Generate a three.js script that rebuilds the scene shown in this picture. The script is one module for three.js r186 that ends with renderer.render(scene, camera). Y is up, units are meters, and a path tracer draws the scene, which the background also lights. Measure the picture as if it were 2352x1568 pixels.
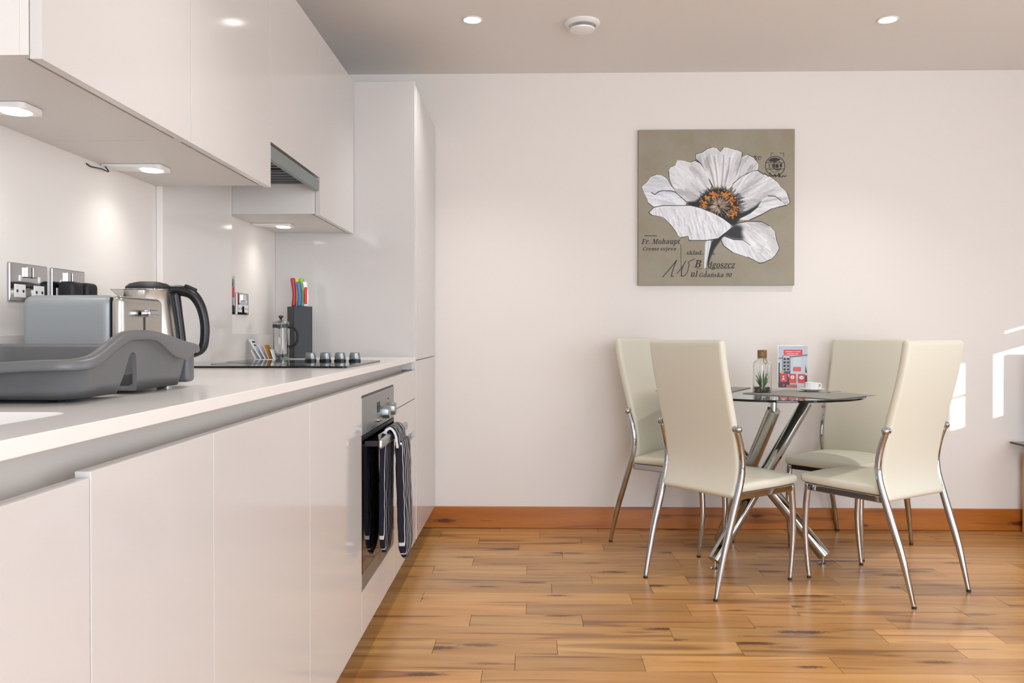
import * as THREE from 'three';
import { RoundedBoxGeometry } from 'three/addons/geometries/RoundedBoxGeometry.js';
import { mergeGeometries, mergeVertices, toCreasedNormals } from 'three/addons/utils/BufferGeometryUtils.js';
import { RectAreaLightUniformsLib } from 'three/addons/lights/RectAreaLightUniformsLib.js';
import { Brush, Evaluator, SUBTRACTION } from 'three-bvh-csg';

/* ---------- camera, sky, sun, area lights, exposure ---------- */
const scene = new THREE.Scene();
const FOCAL = 1936, EYE = 1.028;
const camera = new THREE.PerspectiveCamera(2 * Math.atan(784 / FOCAL) * 180 / Math.PI, 1.5, 0.05, 60);
camera.position.set(0, EYE, 0);
camera.rotation.order = 'YXZ';
camera.rotation.set(-Math.atan2(18, FOCAL), Math.atan2(44, FOCAL), 0);
scene.add(camera);

const renderer = new THREE.WebGLRenderer({ antialias: true });
renderer.toneMapping = THREE.LinearToneMapping;
renderer.toneMappingExposure = 1.06;
renderer.shadowMap.enabled = true;
renderer.shadowMap.type = THREE.PCFSoftShadowMap;
RectAreaLightUniformsLib.init();

scene.background = new THREE.Color().setRGB(1.9, 2.1, 2.4);          // plain bright sky outside the windows

// room shell (metres): x to the right, z towards the viewer, wall behind the table at z = -4.46
const XL = -1.135, XR = 3.4, ZB = -4.46, ZF = 2.2, HC = 2.4;

const sun = new THREE.DirectionalLight(new THREE.Color().setRGB(1, 0.95, 0.86), 9);
const SUN = new THREE.Vector3(-0.6, -0.18, -0.78).normalize();
sun.position.set(2.4, 0.8, -4.4).addScaledVector(SUN, -8);
sun.target.position.set(2.4, 0.8, -4.4);
sun.castShadow = true;
sun.shadow.mapSize.set(2048, 2048);
Object.assign(sun.shadow.camera, { left: -4, right: 4, top: 3, bottom: -3, near: 0.5, far: 16 });
scene.add(sun, sun.target);

function windowLight(w, h, intensity, rgb, pos, look) {               // daylight spread by a drawn sheer blind
  const l = new THREE.RectAreaLight(new THREE.Color().setRGB(...rgb), intensity, w, h);
  l.position.set(...pos); l.lookAt(...look); scene.add(l); return l;
}
windowLight(1.9, 1.75, 2.9, [0.87, 1.0, 1.16], [XR - 0.06, 1.25, -1.35], [-5, 1.25, -1.35]);
windowLight(2.6, 2.0, 6.8, [0.87, 1.0, 1.16], [1.35, 1.15, ZF - 0.06], [1.35, 1.15, -9]);

/* ---------- helpers ---------- */
let seed = 7;
const rnd = () => { seed = (seed * 1664525 + 1013904223) >>> 0; return seed / 4294967296; };
const V = (x, y, z) => new THREE.Vector3(x, y, z);
const taken = {};
function numbered(n) { const k = taken[n] = (taken[n] ?? -1) + 1; return k ? n + '_' + String(k).padStart(3, '0') : n; }
function mesh(name, geo, mat, parent) {
  const m = new THREE.Mesh(geo, mat); m.name = name; m.castShadow = m.receiveShadow = true;
  if (parent) parent.add(m); return m;
}
function thing(name, label, category, [x, y, z] = [0, 0, 0], turn = 0, group) {
  const o = new THREE.Group(); o.name = numbered(name); o.position.set(x, y, z); o.rotation.y = turn;
  o.userData = { label, category }; if (group) o.userData.group = group;
  scene.add(o); return o;
}
function tag(o, label, category, group) {
  o.name = numbered(o.name); Object.assign(o.userData, { label, category }); if (group) o.userData.group = group;
  scene.add(o); return o;
}
function struct(name, label, category) {
  const o = new THREE.Group(); o.name = name; o.userData = { kind: 'structure', label, category }; scene.add(o); return o;
}
const rgb = (r, g, b) => new THREE.Color().setRGB(r / 255, g / 255, b / 255, THREE.SRGBColorSpace);
const std = (c, roughness = 0.5, metalness = 0, extra = {}) => new THREE.MeshPhysicalMaterial({ color: c, roughness, metalness, ...extra });
function bx(x0, x1, y0, y1, z0, z1, r = 0.0015) {
  const w = x1 - x0, h = y1 - y0, d = z1 - z0, rr = Math.min(r, w / 2.2, h / 2.2, d / 2.2);
  const g = rr > 0 ? new RoundedBoxGeometry(w, h, d, 2, rr) : new THREE.BoxGeometry(w, h, d);
  return g.translate((x0 + x1) / 2, (y0 + y1) / 2, (z0 + z1) / 2);
}
const lathe = (pts, seg = 48) => toCreasedNormals(new THREE.LatheGeometry(pts.map(([r, y]) => new THREE.Vector2(r, y)), seg), 0.62);
const clean = g => { const k = g.index ? g.toNonIndexed() : g; return k; };
function merge(list) { return mergeGeometries(list.map(g => { const k = clean(g); for (const n of Object.keys(k.attributes)) if (!['position', 'normal', 'uv'].includes(n)) k.deleteAttribute(n); return k; })); }
function cyl(r0, r1, a, b, seg = 24, caps = true) {                    // tapered cylinder between two points
  const d = b.clone().sub(a), g = new THREE.CylinderGeometry(r1, r0, d.length(), seg, 1, !caps);
  g.applyQuaternion(new THREE.Quaternion().setFromUnitVectors(V(0, 1, 0), d.clone().normalize()));
  const m = a.clone().add(b).multiplyScalar(0.5); return g.translate(m.x, m.y, m.z);
}
function taper(points, radii, n = 32, seg = 16, flat = 1) {            // tube of changing radius through points, closed ends
  const c = new THREE.CatmullRomCurve3(points.map(p => p.isVector3 ? p : V(...p)), false, 'centripetal');
  const f = c.computeFrenetFrames(n, false), pos = [], idx = [], uv = [];
  const rad = t => { const x = t * (radii.length - 1), i = Math.min(radii.length - 2, Math.floor(x)); return radii[i] + (radii[i + 1] - radii[i]) * (x - i); };
  // keep frames from twisting: use a fixed reference where it is well defined
  for (let i = 0; i <= n; i++) {
    const t = i / n, p = c.getPointAt(t), r = rad(t), N = f.normals[i], B = f.binormals[i];
    for (let j = 0; j < seg; j++) {
      const a = j / seg * Math.PI * 2, q = p.clone().addScaledVector(N, Math.cos(a) * r).addScaledVector(B, Math.sin(a) * r * flat);
      pos.push(q.x, q.y, q.z); uv.push(j / seg, t);
    }
  }
  for (let i = 0; i < n; i++) for (let j = 0; j < seg; j++) {
    const a = i * seg + j, b = i * seg + (j + 1) % seg, d = a + seg, e = b + seg;
    idx.push(a, b, d, b, e, d);
  }
  for (const [i, s] of [[0, 1], [n, -1]]) {
    const p = c.getPointAt(i / n), k = pos.length / 3; pos.push(p.x, p.y, p.z); uv.push(0.5, i / n);
    for (let j = 0; j < seg; j++) { const a = i * seg + j, b = i * seg + (j + 1) % seg; s > 0 ? idx.push(k, b, a) : idx.push(k, a, b); }
  }
  const g = new THREE.BufferGeometry();
  g.setAttribute('position', new THREE.Float32BufferAttribute(pos, 3)); g.setAttribute('uv', new THREE.Float32BufferAttribute(uv, 2));
  g.setIndex(idx); g.computeVertexNormals(); return g;
}
function slab(w, h, d, r, nx = 12, ny = 12, nz = 4, bend) {            // soft box, edge radius r, finely divided; bend(p) moves each point
  const k = 4, axis = (L, n) => { const out = []; for (let i = 0; i <= k; i++) out.push(-L / 2 + r * (1 - Math.cos(i / k * Math.PI / 2))); for (let i = 1; i < n; i++) out.push(-L / 2 + r + (L - 2 * r) * i / n); for (let i = 0; i <= k; i++) out.push(L / 2 - r + r * Math.sin(i / k * Math.PI / 2)); return out; };
  const ax = axis(w, nx), ay = axis(h, ny), az = axis(d, nz);
  let g = new THREE.BoxGeometry(1, 1, 1, ax.length - 1, ay.length - 1, az.length - 1);
  const p = g.attributes.position, half = [w / 2 - r, h / 2 - r, d / 2 - r];
  for (let i = 0; i < p.count; i++) {
    const q = [p.getX(i), p.getY(i), p.getZ(i)].map((v, j) => { const A = [ax, ay, az][j]; return A[Math.round((v + 0.5) * (A.length - 1))]; });
    const inner = q.map((v, j) => Math.max(-half[j], Math.min(half[j], v))), dd = q.map((v, j) => v - inner[j]), L = Math.hypot(...dd);
    let o = L > 1e-9 ? V(...inner.map((v, j) => v + dd[j] / L * r)) : V(...q);
    if (bend) o = bend(o);
    p.setXYZ(i, o.x, o.y, o.z);
  }
  g.deleteAttribute('uv'); g.deleteAttribute('normal'); g = mergeVertices(g, 1e-5); g.computeVertexNormals();
  g.setAttribute('uv', new THREE.Float32BufferAttribute(new Float32Array(g.attributes.position.count * 2), 2));
  return g;
}
function plate(outline, y0, y1, bevel = 0.001) {                       // [x, z] outline, standing between two heights
  const s = outline.getPoints ? outline : new THREE.Shape(outline.map(([x, z]) => new THREE.Vector2(x, -z)));
  const g = new THREE.ExtrudeGeometry(s, { depth: y1 - y0 - 2 * bevel, bevelEnabled: bevel > 0, bevelThickness: bevel, bevelSize: bevel, bevelOffset: -bevel, bevelSegments: 2, curveSegments: 12 });
  return g.rotateX(-Math.PI / 2).translate(0, y0 + bevel, 0);
}
function rrect(x0, x1, y0, y1, r, T = THREE.Shape) {
  const s = new T(); s.moveTo(x0 + r, y0); s.lineTo(x1 - r, y0); s.absarc(x1 - r, y0 + r, r, -Math.PI / 2, 0); s.lineTo(x1, y1 - r); s.absarc(x1 - r, y1 - r, r, 0, Math.PI / 2);
  s.lineTo(x0 + r, y1); s.absarc(x0 + r, y1 - r, r, Math.PI / 2, Math.PI); s.lineTo(x0, y0 + r); s.absarc(x0 + r, y0 + r, r, Math.PI, 1.5 * Math.PI); return s;
}
function canvasTexture(w, h, draw) {
  const c = document.createElement('canvas'); c.width = w; c.height = h; draw(c.getContext('2d'), w, h);
  const t = new THREE.CanvasTexture(c); t.colorSpace = THREE.SRGBColorSpace; t.wrapS = t.wrapT = THREE.RepeatWrapping; return t;
}
// value noise on a hashed lattice
const LAT = new Float32Array(65536).map(() => rnd());
const lat = (i, j) => LAT[((i * 73 + j * 1291 + ((i * j) & 255) * 17) & 65535)];
function noise(x, y) {
  const i = Math.floor(x), j = Math.floor(y); let u = x - i, v = y - j; u = u * u * (3 - 2 * u); v = v * v * (3 - 2 * v);
  const a = lat(i, j), b = lat(i + 1, j), c = lat(i, j + 1), d = lat(i + 1, j + 1);
  return a + (b - a) * u + (c - a) * v + (a - b - c + d) * u * v;
}
const smooth = (a, b, x) => { const t = Math.max(0, Math.min(1, (x - a) / (b - a))); return t * t * (3 - 2 * t); };

/* ---------- materials ---------- */
// boards: 16 strips, each a different board 3 m long and 0.1286 m wide
const STRIPS = 16, BOARD = 0.1286;
function woodTexture(light, mid, dark, knotty) {
  const W = 2048, H = 2048, data = new Uint8Array(W * H * 4), sh = H / STRIPS;
  for (let s = 0; s < STRIPS; s++) {
    const knots = []; for (let k = 0; k < 5; k++) knots.push([rnd() * W, 12 + rnd() * (sh - 24), 7 + rnd() * 14, 0.3 + rnd() * 0.7]);
    const base = 0.2 + rnd() * 0.5, stain = 0.3 + rnd() * 0.7;
    for (let y = 0; y < sh; y++) for (let x = 0; x < W; x++) {
      let yy = y + (noise(x / 260, s * 9.1 + y / 90) - 0.5) * 34, kn = 0, halo = 0;
      if (knotty) for (const [kx, ky, kr, ks] of knots) {
        const dx = (x - kx) / (kr * 3.4), dy = (y - ky) / kr, d2 = dx * dx + dy * dy;
        if (d2 < 14) { const d = Math.sqrt(d2); yy += (y - ky) * 0.9 * Math.exp(-d2 * 0.5); kn = Math.max(kn, ks * (1 - smooth(0.3, 1.05, d + (noise(x / 5, y / 3) - 0.5) * 0.5))); halo = Math.max(halo, ks * Math.exp(-d2 * 0.28)); }
      }
      const broad = noise(x / 330 + s * 13.7, yy / 26 + s * 5.3), grain = noise(x / 70 + s * 3.1, yy / 3.1 + s * 31), fine = noise(x / 26, yy / 1.3 + s * 77);
      const streak = smooth(0.62, 0.95, noise(x / 210 + s * 7.7, yy / 19 + s * 21.1)) * stain, crack = smooth(0.97, 0.99, noise(x / 150 + s * 2.3, yy / 5 + s * 57)) * smooth(0.55, 0.7, noise(x / 300 + s, s * 3.3)) * 0.8;
      let t = base * 0.55 + broad * 0.55 + (grain - 0.5) * 0.2 + (fine - 0.5) * 0.1;
      t = Math.max(0, Math.min(1, t));
      const dk = knotty ? Math.min(1, streak * 0.5 + kn * 0.9 + halo * 0.38 * noise(x / 30, yy / 4) + crack) : Math.min(1, streak * 0.35);
      const o = ((s * sh + y) * W + x) * 4;
      for (let c = 0; c < 3; c++) { const v = light[c] + (mid[c] - light[c]) * t; data[o + c] = Math.max(0, Math.min(255, v + (dark[c] - v) * dk)); }
      data[o + 3] = 255;
    }
  }
  const t = new THREE.DataTexture(data, W, H); t.colorSpace = THREE.SRGBColorSpace; t.magFilter = THREE.LinearFilter; t.minFilter = THREE.LinearMipmapLinearFilter; t.generateMipmaps = true;
  t.wrapS = t.wrapT = THREE.RepeatWrapping; t.needsUpdate = true; return t;
}
const boards = woodTexture([223, 174, 111], [188, 131, 72], [92, 54, 28], true);
const M = {
  wall: std(rgb(231, 225, 219), 0.9),
  ceiling: std(rgb(232, 227, 222), 0.95),
  gloss: std(rgb(206, 202, 199), 0.09, 0, { ior: 1.45 }),
  carcass: std(rgb(218, 213, 208), 0.42),
  stone: std(rgb(234, 230, 226), 0.16),
  upstand: std(rgb(234, 228, 222), 0.14),
  plinth: std(rgb(120, 112, 104), 0.5),
  profile: std(rgb(206, 199, 192), 0.4),
  wood: std(0xffffff, 0.26, 0, { map: boards, vertexColors: true }),
  subfloor: std(rgb(52, 30, 18), 0.9),
  skirt: std(rgb(222, 180, 112), 0.34, 0, { map: boards }),
  chrome: std(rgb(186, 187, 190), 0.06, 1),
  steel: std(rgb(176, 176, 174), 0.3, 1),
  brushed: std(rgb(190, 187, 182), 0.24, 1),
  leather: std(rgb(219, 215, 198), 0.4),
  black: std(rgb(16, 16, 20), 0.35),
  softBlack: std(rgb(22, 22, 26), 0.55),
  ceramicHob: std(rgb(10, 12, 16), 0.05),
  ovenGlass: std(rgb(9, 9, 13), 0.05),
  ovenSteel: std(rgb(150, 155, 156), 0.36, 0.85),
  hoodSteel: std(rgb(138, 150, 148), 0.38, 0.8),
  filter: std(rgb(26, 30, 34), 0.45, 0.6),
  plastic: std(rgb(96, 97, 98), 0.4),
  toasterGrey: std(rgb(150, 155, 158), 0.42, 0.25),
  white: std(rgb(238, 236, 234), 0.3),
  porcelain: std(rgb(242, 242, 242), 0.12),
  glass: new THREE.MeshPhysicalMaterial({ color: 0xffffff, transmission: 1, roughness: 0.02, thickness: 0, ior: 1.5 }),
  jarGlass: new THREE.MeshPhysicalMaterial({ color: 0xffffff, transmission: 1, roughness: 0.02, thickness: 0.002, ior: 1.48, attenuationColor: rgb(170, 200, 195), attenuationDistance: 0.05 }),
  tableGlass: new THREE.MeshPhysicalMaterial({ color: 0xffffff, transmission: 1, roughness: 0.01, thickness: 0.01, ior: 1.5, attenuationColor: rgb(70, 150, 140), attenuationDistance: 0.14 }),
  darkGlass: std(rgb(20, 28, 30), 0.06),
  lamp: new THREE.MeshPhysicalMaterial({ color: 0xffffff, emissive: new THREE.Color().setRGB(1, 0.95, 0.86), emissiveIntensity: 6, roughness: 0.4 }),
  blind: new THREE.MeshPhysicalMaterial({ color: rgb(240, 236, 228), roughness: 1, transmission: 0.45, thickness: 0 }),
  mat: std(rgb(150, 147, 142), 0.7),
  canvasSide: std(rgb(150, 138, 119), 0.8),
};

/* ---------- room shell ---------- */
{
  const T = 0.15;
  const wb = struct('wall_back', 'white painted wall behind the dining table', 'wall');
  mesh('plaster', bx(XL - T, XR + T, -0.1, HC + 0.1, ZB - T, ZB, 0), M.wall, wb);
  const wl = struct('wall_left', 'white painted wall behind the kitchen units', 'wall');
  mesh('plaster', bx(XL - T, XL, -0.1, HC + 0.1, ZB, ZF + T, 0), M.wall, wl);
  const wr = struct('wall_right', 'white window wall on the right side', 'wall');
  // openings in the right wall: small sun window and the wide window
  const A0 = -4.22, A1 = -2.62, AY0 = 0.85, AY1 = 2.1, B0 = -2.35, B1 = -0.35, BY0 = 0.35, BY1 = 2.15;
  for (const [y0, y1, z0, z1] of [[-0.1, HC + 0.1, ZB, A0], [-0.1, AY0, A0, A1], [AY1, HC + 0.1, A0, A1], [-0.1, HC + 0.1, A1, B0], [-0.1, BY0, B0, B1], [BY1, HC + 0.1, B0, B1], [-0.1, HC + 0.1, B1, ZF + T]])
    mesh('plaster', bx(XR, XR + T, y0, y1, z0, z1, 0), M.wall, wr);
  const wf = struct('wall_front', 'white wall with the balcony door behind the viewer', 'wall');
  for (const [x0, x1, y0, y1] of [[XL, 0.02, -0.1, HC + 0.1], [2.68, XR, -0.1, HC + 0.1], [0.02, 2.68, 2.18, HC + 0.1], [0.02, 2.68, -0.1, 0.12]])
    mesh('plaster', bx(x0, x1, y0, y1, ZF, ZF + T, 0), M.wall, wf);
  const ce = struct('ceiling', 'flat white ceiling', 'ceiling');
  mesh('plaster', bx(XL - T, XR + T, HC, HC + T, ZB - T, ZF + T, 0), M.ceiling, ce);

  // window 1: post, transom and half-drawn blind throw the sun patches on the back wall
  const w1 = struct('window_1', 'white framed window beside the television corner', 'window');
  const F = (y0, y1, z0, z1) => mesh('window_frame', bx(XR + 0.0005, XR + 0.008, y0, y1, z0, z1, 0), M.white, w1);
  F(0.884, 1.214, -3.174, -2.984); F(1.214, 1.308, A0, A1); F(1.04, 1.056, -2.984, -2.887); F(AY0, 0.884, A0, A1); F(0.884, 1.214, -2.887, A1); F(1.308, 1.33, -3.247, A1);
  mesh('roller_blind', bx(XR + 0.002, XR + 0.005, 1.317, AY1, A0, A1, 0), std(rgb(226, 222, 214), 0.9), w1);
  mesh('pane', bx(XR + 0.08, XR + 0.084, AY0, AY1, A0, A1, 0), M.glass, w1);
  const w2 = struct('window_2', 'wide window with a drawn sheer blind', 'window');
  mesh('roller_blind', bx(XR + 0.02, XR + 0.023, BY0, BY1, B0, B1, 0), M.blind, w2);
  mesh('pane', bx(XR + 0.08, XR + 0.084, BY0, BY1, B0, B1, 0), M.glass, w2);
  const w3 = struct('window_3', 'balcony window with a drawn sheer blind', 'window');
  mesh('roller_blind', bx(0.02, 2.68, 0.12, 2.18, ZF + 0.02, ZF + 0.023, 0), M.blind, w3);
  mesh('pane', bx(0.02, 2.68, 0.12, 2.18, ZF + 0.08, ZF + 0.084, 0), M.glass, w3);
}

/* floor: boards running across the room; end joints of the rows in view read from the photograph */
{
  const fl = struct('floor', 'glossy rustic wooden board floor', 'floor');
  mesh('subfloor', bx(XL, XR, -0.1, -0.012, ZB, ZF, 0), M.subfloor, fl);
  const px = [[1148, 1372, 1800], [1012, 1240, 1471, 1760, 2130], [1100, 1335, 1567, 1870], [1192, 1386, 1690, 2060], [1292, 1546, 1737, 2190], [1086, 1560, 1920], [995, 1210, 1743, 2150], [1359, 1578, 1913, 2330], [1267, 1496, 1723, 2070],
    [969, 1450, 1924, 2290], [1209, 1581, 1826], [1080, 1338, 1723, 2043], [1543, 2018, 2279], [996, 1280, 1699, 2192], [1183, 1478, 1917], [1105, 1645, 2250]];
  const X0 = -0.583;
  for (let r = 0, z1; (z1 = -4.364 + BOARD * r) - BOARD < ZF - 0.01; r++) {
    const za = Math.max(ZB, z1 - BOARD), zb = Math.min(ZF, z1), mid = -(za + zb) / 2;
    let ends = [X0];
    if (r < px.length) ends.push(...px[r].map(p => (p - 1220) / FOCAL * mid)); else for (let x = X0 + 0.3 + rnd() * 0.9; x < XR - 0.3; x += 0.75 + rnd() * 0.6) ends.push(x);
    while (XR - ends[ends.length - 1] > 1.5) ends.push(ends[ends.length - 1] + 0.6 + rnd() * 0.6);
    ends.push(XR);
    for (let i = 0; i + 1 < ends.length; i++) {
      const a = ends[i] + 0.0007, b = ends[i + 1] - 0.0007, top = (rnd() - 0.5) * 0.0005, L = b - a;
      const g = new THREE.BoxGeometry(L, 0.012, zb - za - 0.0007), p = g.attributes.position, uv = g.attributes.uv;
      const strip = Math.floor(rnd() * STRIPS), off = rnd() * Math.max(0, 3 - L), flip = rnd() < 0.5 ? 1 : -1;
      for (let k = 0; k < p.count; k++) uv.setXY(k, (off + L / 2 + flip * p.getX(k)) / 3, (strip + 0.5 + p.getZ(k) / BOARD * 0.96) / STRIPS);
      const tone = 0.7 + rnd() * 0.36, warm = (rnd() - 0.5) * 0.07, col = new Float32Array(p.count * 3);
      for (let k = 0; k < p.count; k++) col.set([tone * (1 + warm), tone, tone * (1 - warm)], k * 3);
      g.setAttribute('color', new THREE.BufferAttribute(col, 3));
      const m = mesh('plank', g, M.wood, fl); m.position.set((a + b) / 2, -0.006 + top, (za + zb) / 2);
    }
  }
}
function skirting(name, label, x0, x1, z0, z1) {
  const s = struct(name, label, 'skirting');
  const along = x1 - x0 > z1 - z0, L = along ? x1 - x0 : z1 - z0;
  const g = bx(x0, x1, 0.001, 0.113, z0, z1, 0.003), p = g.attributes.position, uv = g.attributes.uv;
  for (let k = 0; k < p.count; k++) uv.setXY(k, (along ? p.getX(k) - x0 : p.getZ(k) - z0) / 3 + 0.07, (5.1 + p.getY(k) / BOARD * 0.9) / STRIPS);
  mesh('board', g, M.skirt, s);
}
skirting('baseboard_back', 'stained wooden skirting board under the picture wall', -0.584, XR, ZB, ZB + 0.018);
skirting('baseboard_right', 'stained wooden skirting board on the window wall', XR - 0.018, XR, ZB + 0.018, ZF);

/* ---------- kitchen run ---------- */
const FX = -0.511, UX = -0.784, W = 0.925;               // front planes of base and wall units, worktop height
const DOORTOP = 0.868, DOORBOT = 0.113;
function baseUnit(label, z0, z1, build) {
  const t = thing('base_cabinet', label, 'cabinet', [0, 0, 0], 0, 'white gloss base units');
  mesh('body', bx(XL + 0.0005, FX - 0.021, 0.115, z0 > -1 ? 0.73 : 0.83, z1 + 0.001, z0 - 0.001, 0), M.carcass, t);
  build(t, z0, z1); return t;
}
const front = (t, z0, z1, y0, y1, name = 'door') => mesh(name, bx(FX - 0.019, FX, y0, y1, z1 + 0.0014, z0 - 0.0014, 0.0008), M.gloss, t);
const plain = (top = DOORTOP) => (t, z0, z1) => front(t, z0, z1, DOORBOT, top);
baseUnit('white gloss base unit at the photograph\'s left edge, under the sink', -0.36, -0.964, plain(0.861));
baseUnit('narrow white gloss base unit below the dish rack', -0.964, -1.342, plain());
baseUnit('white gloss base unit below the toaster and kettle', -1.342, -1.932, plain());
baseUnit('white gloss base unit just left of the oven', -1.932, -2.527, plain());
baseUnit('white gloss drawer unit between the oven and the tall unit', -3.122, -3.714, (t, z0, z1) => {
  front(t, z0, z1, 0.744, DOORTOP, 'drawer'); front(t, z0, z1, 0.606, 0.741, 'drawer'); front(t, z0, z1, DOORBOT, 0.574, 'drawer');
  mesh('grip_profile', merge([bx(FX - 0.022, FX - 0.02, 0.572, 0.608, z1 + 0.002, z0 - 0.002, 0)]), M.steel, t);
});
{ // housing of the built-in oven
  const t = thing('base_cabinet', 'white gloss oven housing unit around the built-in oven', 'cabinet', [0, 0, 0], 0, 'white gloss base units');
  mesh('body', bx(XL + 0.002, FX - 0.021, 0.115, 0.235, -3.121, -2.528, 0), M.carcass, t); mesh('top_rail', bx(XL + 0.002, FX - 0.021, 0.8395, 0.842, -3.121, -2.528, 0), M.carcass, t);
  front(t, -2.527, -3.122, 0.84, DOORTOP, 'top_panel'); front(t, -2.527, -3.122, DOORBOT, 0.246, 'bottom_panel');
}
{ // recessed handle channel under the worktop, running the length of the base units
  const m = mesh('handle_channel', merge([bx(FX - 0.058, FX - 0.056, 0.843, 0.9045, -3.69, -0.34, 0), bx(FX - 0.057, FX - 0.0205, 0.843, 0.845, -3.69, -0.34, 0)]), M.profile, null);
  tag(m, 'long recessed white grip channel running under the worktop edge', 'handle channel');
  const e = mesh('end_block', bx(FX - 0.058, FX - 0.012, 0.8695, 0.9045, -3.714, -3.691, 0.001), M.gloss, null);
  e.name = 'channel_end_block'; tag(e, 'small white end block closing the grip channel at the tall unit', 'end block');
  tag(mesh('plinth', bx(-0.6, -0.5855, 0.001, 0.11, -4.455, -0.3, 0.001), M.plinth, null), 'recessed plinth board under the white base units', 'plinth');
}
{ // worktop with a cut-out for the sink
  const s = new THREE.Shape([[XL + 0.001, 0.34], [FX + 0.001, 0.34], [FX + 0.001, 3.714], [XL + 0.001, 3.714]].map(([x, y]) => new THREE.Vector2(x, y)));
  s.holes.push(rrect(-1.0, -0.6, 0.5, 1.09, 0.03, THREE.Path));
  const t = thing('worktop', 'long white polished stone worktop over the base units', 'worktop');
  mesh('slab', plate(s, W - 0.02, W, 0.0012), M.stone, t);
  const k = thing('sink_bowl', 'white undermounted sink bowl at the left frame edge', 'sink');
  const o = rrect(-1.03, -0.575, 0.475, 1.115, 0.04), inn = rrect(-1.0, -0.6, 0.5, 1.09, 0.03, THREE.Path); o.holes.push(inn);
  mesh('bowl_wall', plate(o, 0.75, W - 0.021, 0), M.white, k);
  mesh('bowl_bottom', plate(rrect(-1.03, -0.575, 0.475, 1.115, 0.04), 0.74, 0.75, 0), M.white, k);
  mesh('waste', cyl(0.04, 0.04, V(-0.8, 0.75, -0.8), V(-0.8, 0.754, -0.8)), M.chrome, k);
  const u = [[-0.34, -2.527, 'left of the hob'], [-3.122, -3.714, 'between the hob panel and the tall unit']];
  for (const [z0, z1, w] of u) tag(mesh('upstand', bx(XL + 0.001, XL + 0.019, W + 0.0005, W + 0.1, z1, z0, 0.001), M.upstand, null), 'low white stone upstand along the wall ' + w, 'upstand', 'stone upstands');
  tag(mesh('splashback', bx(XL + 0.001, XL + 0.02, W + 0.0005, 1.58, -3.1205, -2.5285, 0.001), M.upstand, null), 'full-height polished white splashback panel behind the hob', 'splashback');
}
/* wall units */
const UB = 1.474, UT = 2.14;
function wallUnit(label, z0, z1, y0 = UB) {
  const t = thing('wall_cabinet', label, 'cabinet', [0, 0, 0], 0, 'white gloss wall units');
  const zm = (z0 + z1) / 2;
  mesh('body', bx(XL + 0.0005, UX - 0.035, y0, UT, z1 + 0.0005, z0 - 0.0005, 0), M.carcass, t);
  for (const z of [z0 - 0.0095, z1 + 0.0095]) mesh('side_edge', bx(UX - 0.035, UX - 0.0205, y0, UT, z - 0.009, z + 0.009, 0.0005), M.carcass, t);
  mesh('rail', bx(UX - 0.035, UX - 0.0215, y0 + 0.04, UT, z1 + 0.019, z0 - 0.019, 0), M.carcass, t);
  mesh('door', bx(UX - 0.019, UX, y0 - 0.006, UT, z1 + 0.0016, z0 - 0.0016, 0.0008), M.gloss, t);
  return t;
}
wallUnit('white gloss wall unit nearest the viewer, its end panel showing', -1.335, -1.931);
wallUnit('white gloss wall unit mirroring a ceiling spotlight', -1.931, -2.527);
wallUnit('shorter white gloss wall unit above the cooker hood', -2.527, -3.122, 1.612);
wallUnit('white gloss wall unit against the tall unit', -3.122, -3.713);
{ // telescopic hood
  const t = thing('cooker_hood', 'grey metal telescopic cooker hood under the short wall unit', 'cooker hood');
  mesh('housing', bx(XL + 0.03, UX - 0.03, 1.588, 1.611, -3.118, -2.531, 0.001), M.filter, t);
  mesh('front_bar', bx(UX - 0.02, UX - 0.002, 1.556, 1.598, -3.112, -2.536, 0.003), M.hoodSteel, t);
  for (const z of [-2.55, -2.84]) { const p = mesh('filter_panel', bx(XL + 0.08, UX - 0.05, 1.583, 1.5875, z - 0.27, z, 0.001), M.filter, t); for (let k = 0; k < 5; k++) mesh('rib', bx(XL + 0.08, UX - 0.05, 1.5805, 1.583, z - 0.04 - k * 0.05, z - 0.034 - k * 0.05, 0), M.hoodSteel, p); }
}
{ // tall unit against the back wall
  const t = thing('tall_cabinet', 'tall white gloss cabinet in the corner by the wall', 'cabinet');
  mesh('side_panel', bx(XL + 0.0002, FX - 0.002, 0.115, UT, -3.7335, -3.7155, 0.0018), M.gloss, t);
  mesh('body', bx(XL + 0.002, FX - 0.021, 0.115, UT - 0.02, -4.457, -3.734, 0), M.carcass, t);
  mesh('door', bx(FX - 0.019, FX + 0.001, DOORBOT, 0.908, -4.452, -3.7355, 0.0018), M.gloss, t);
  mesh('door', bx(FX - 0.019, FX + 0.001, 0.911, UT - 0.018, -4.452, -3.7355, 0.0018), M.gloss, t);
}

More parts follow.
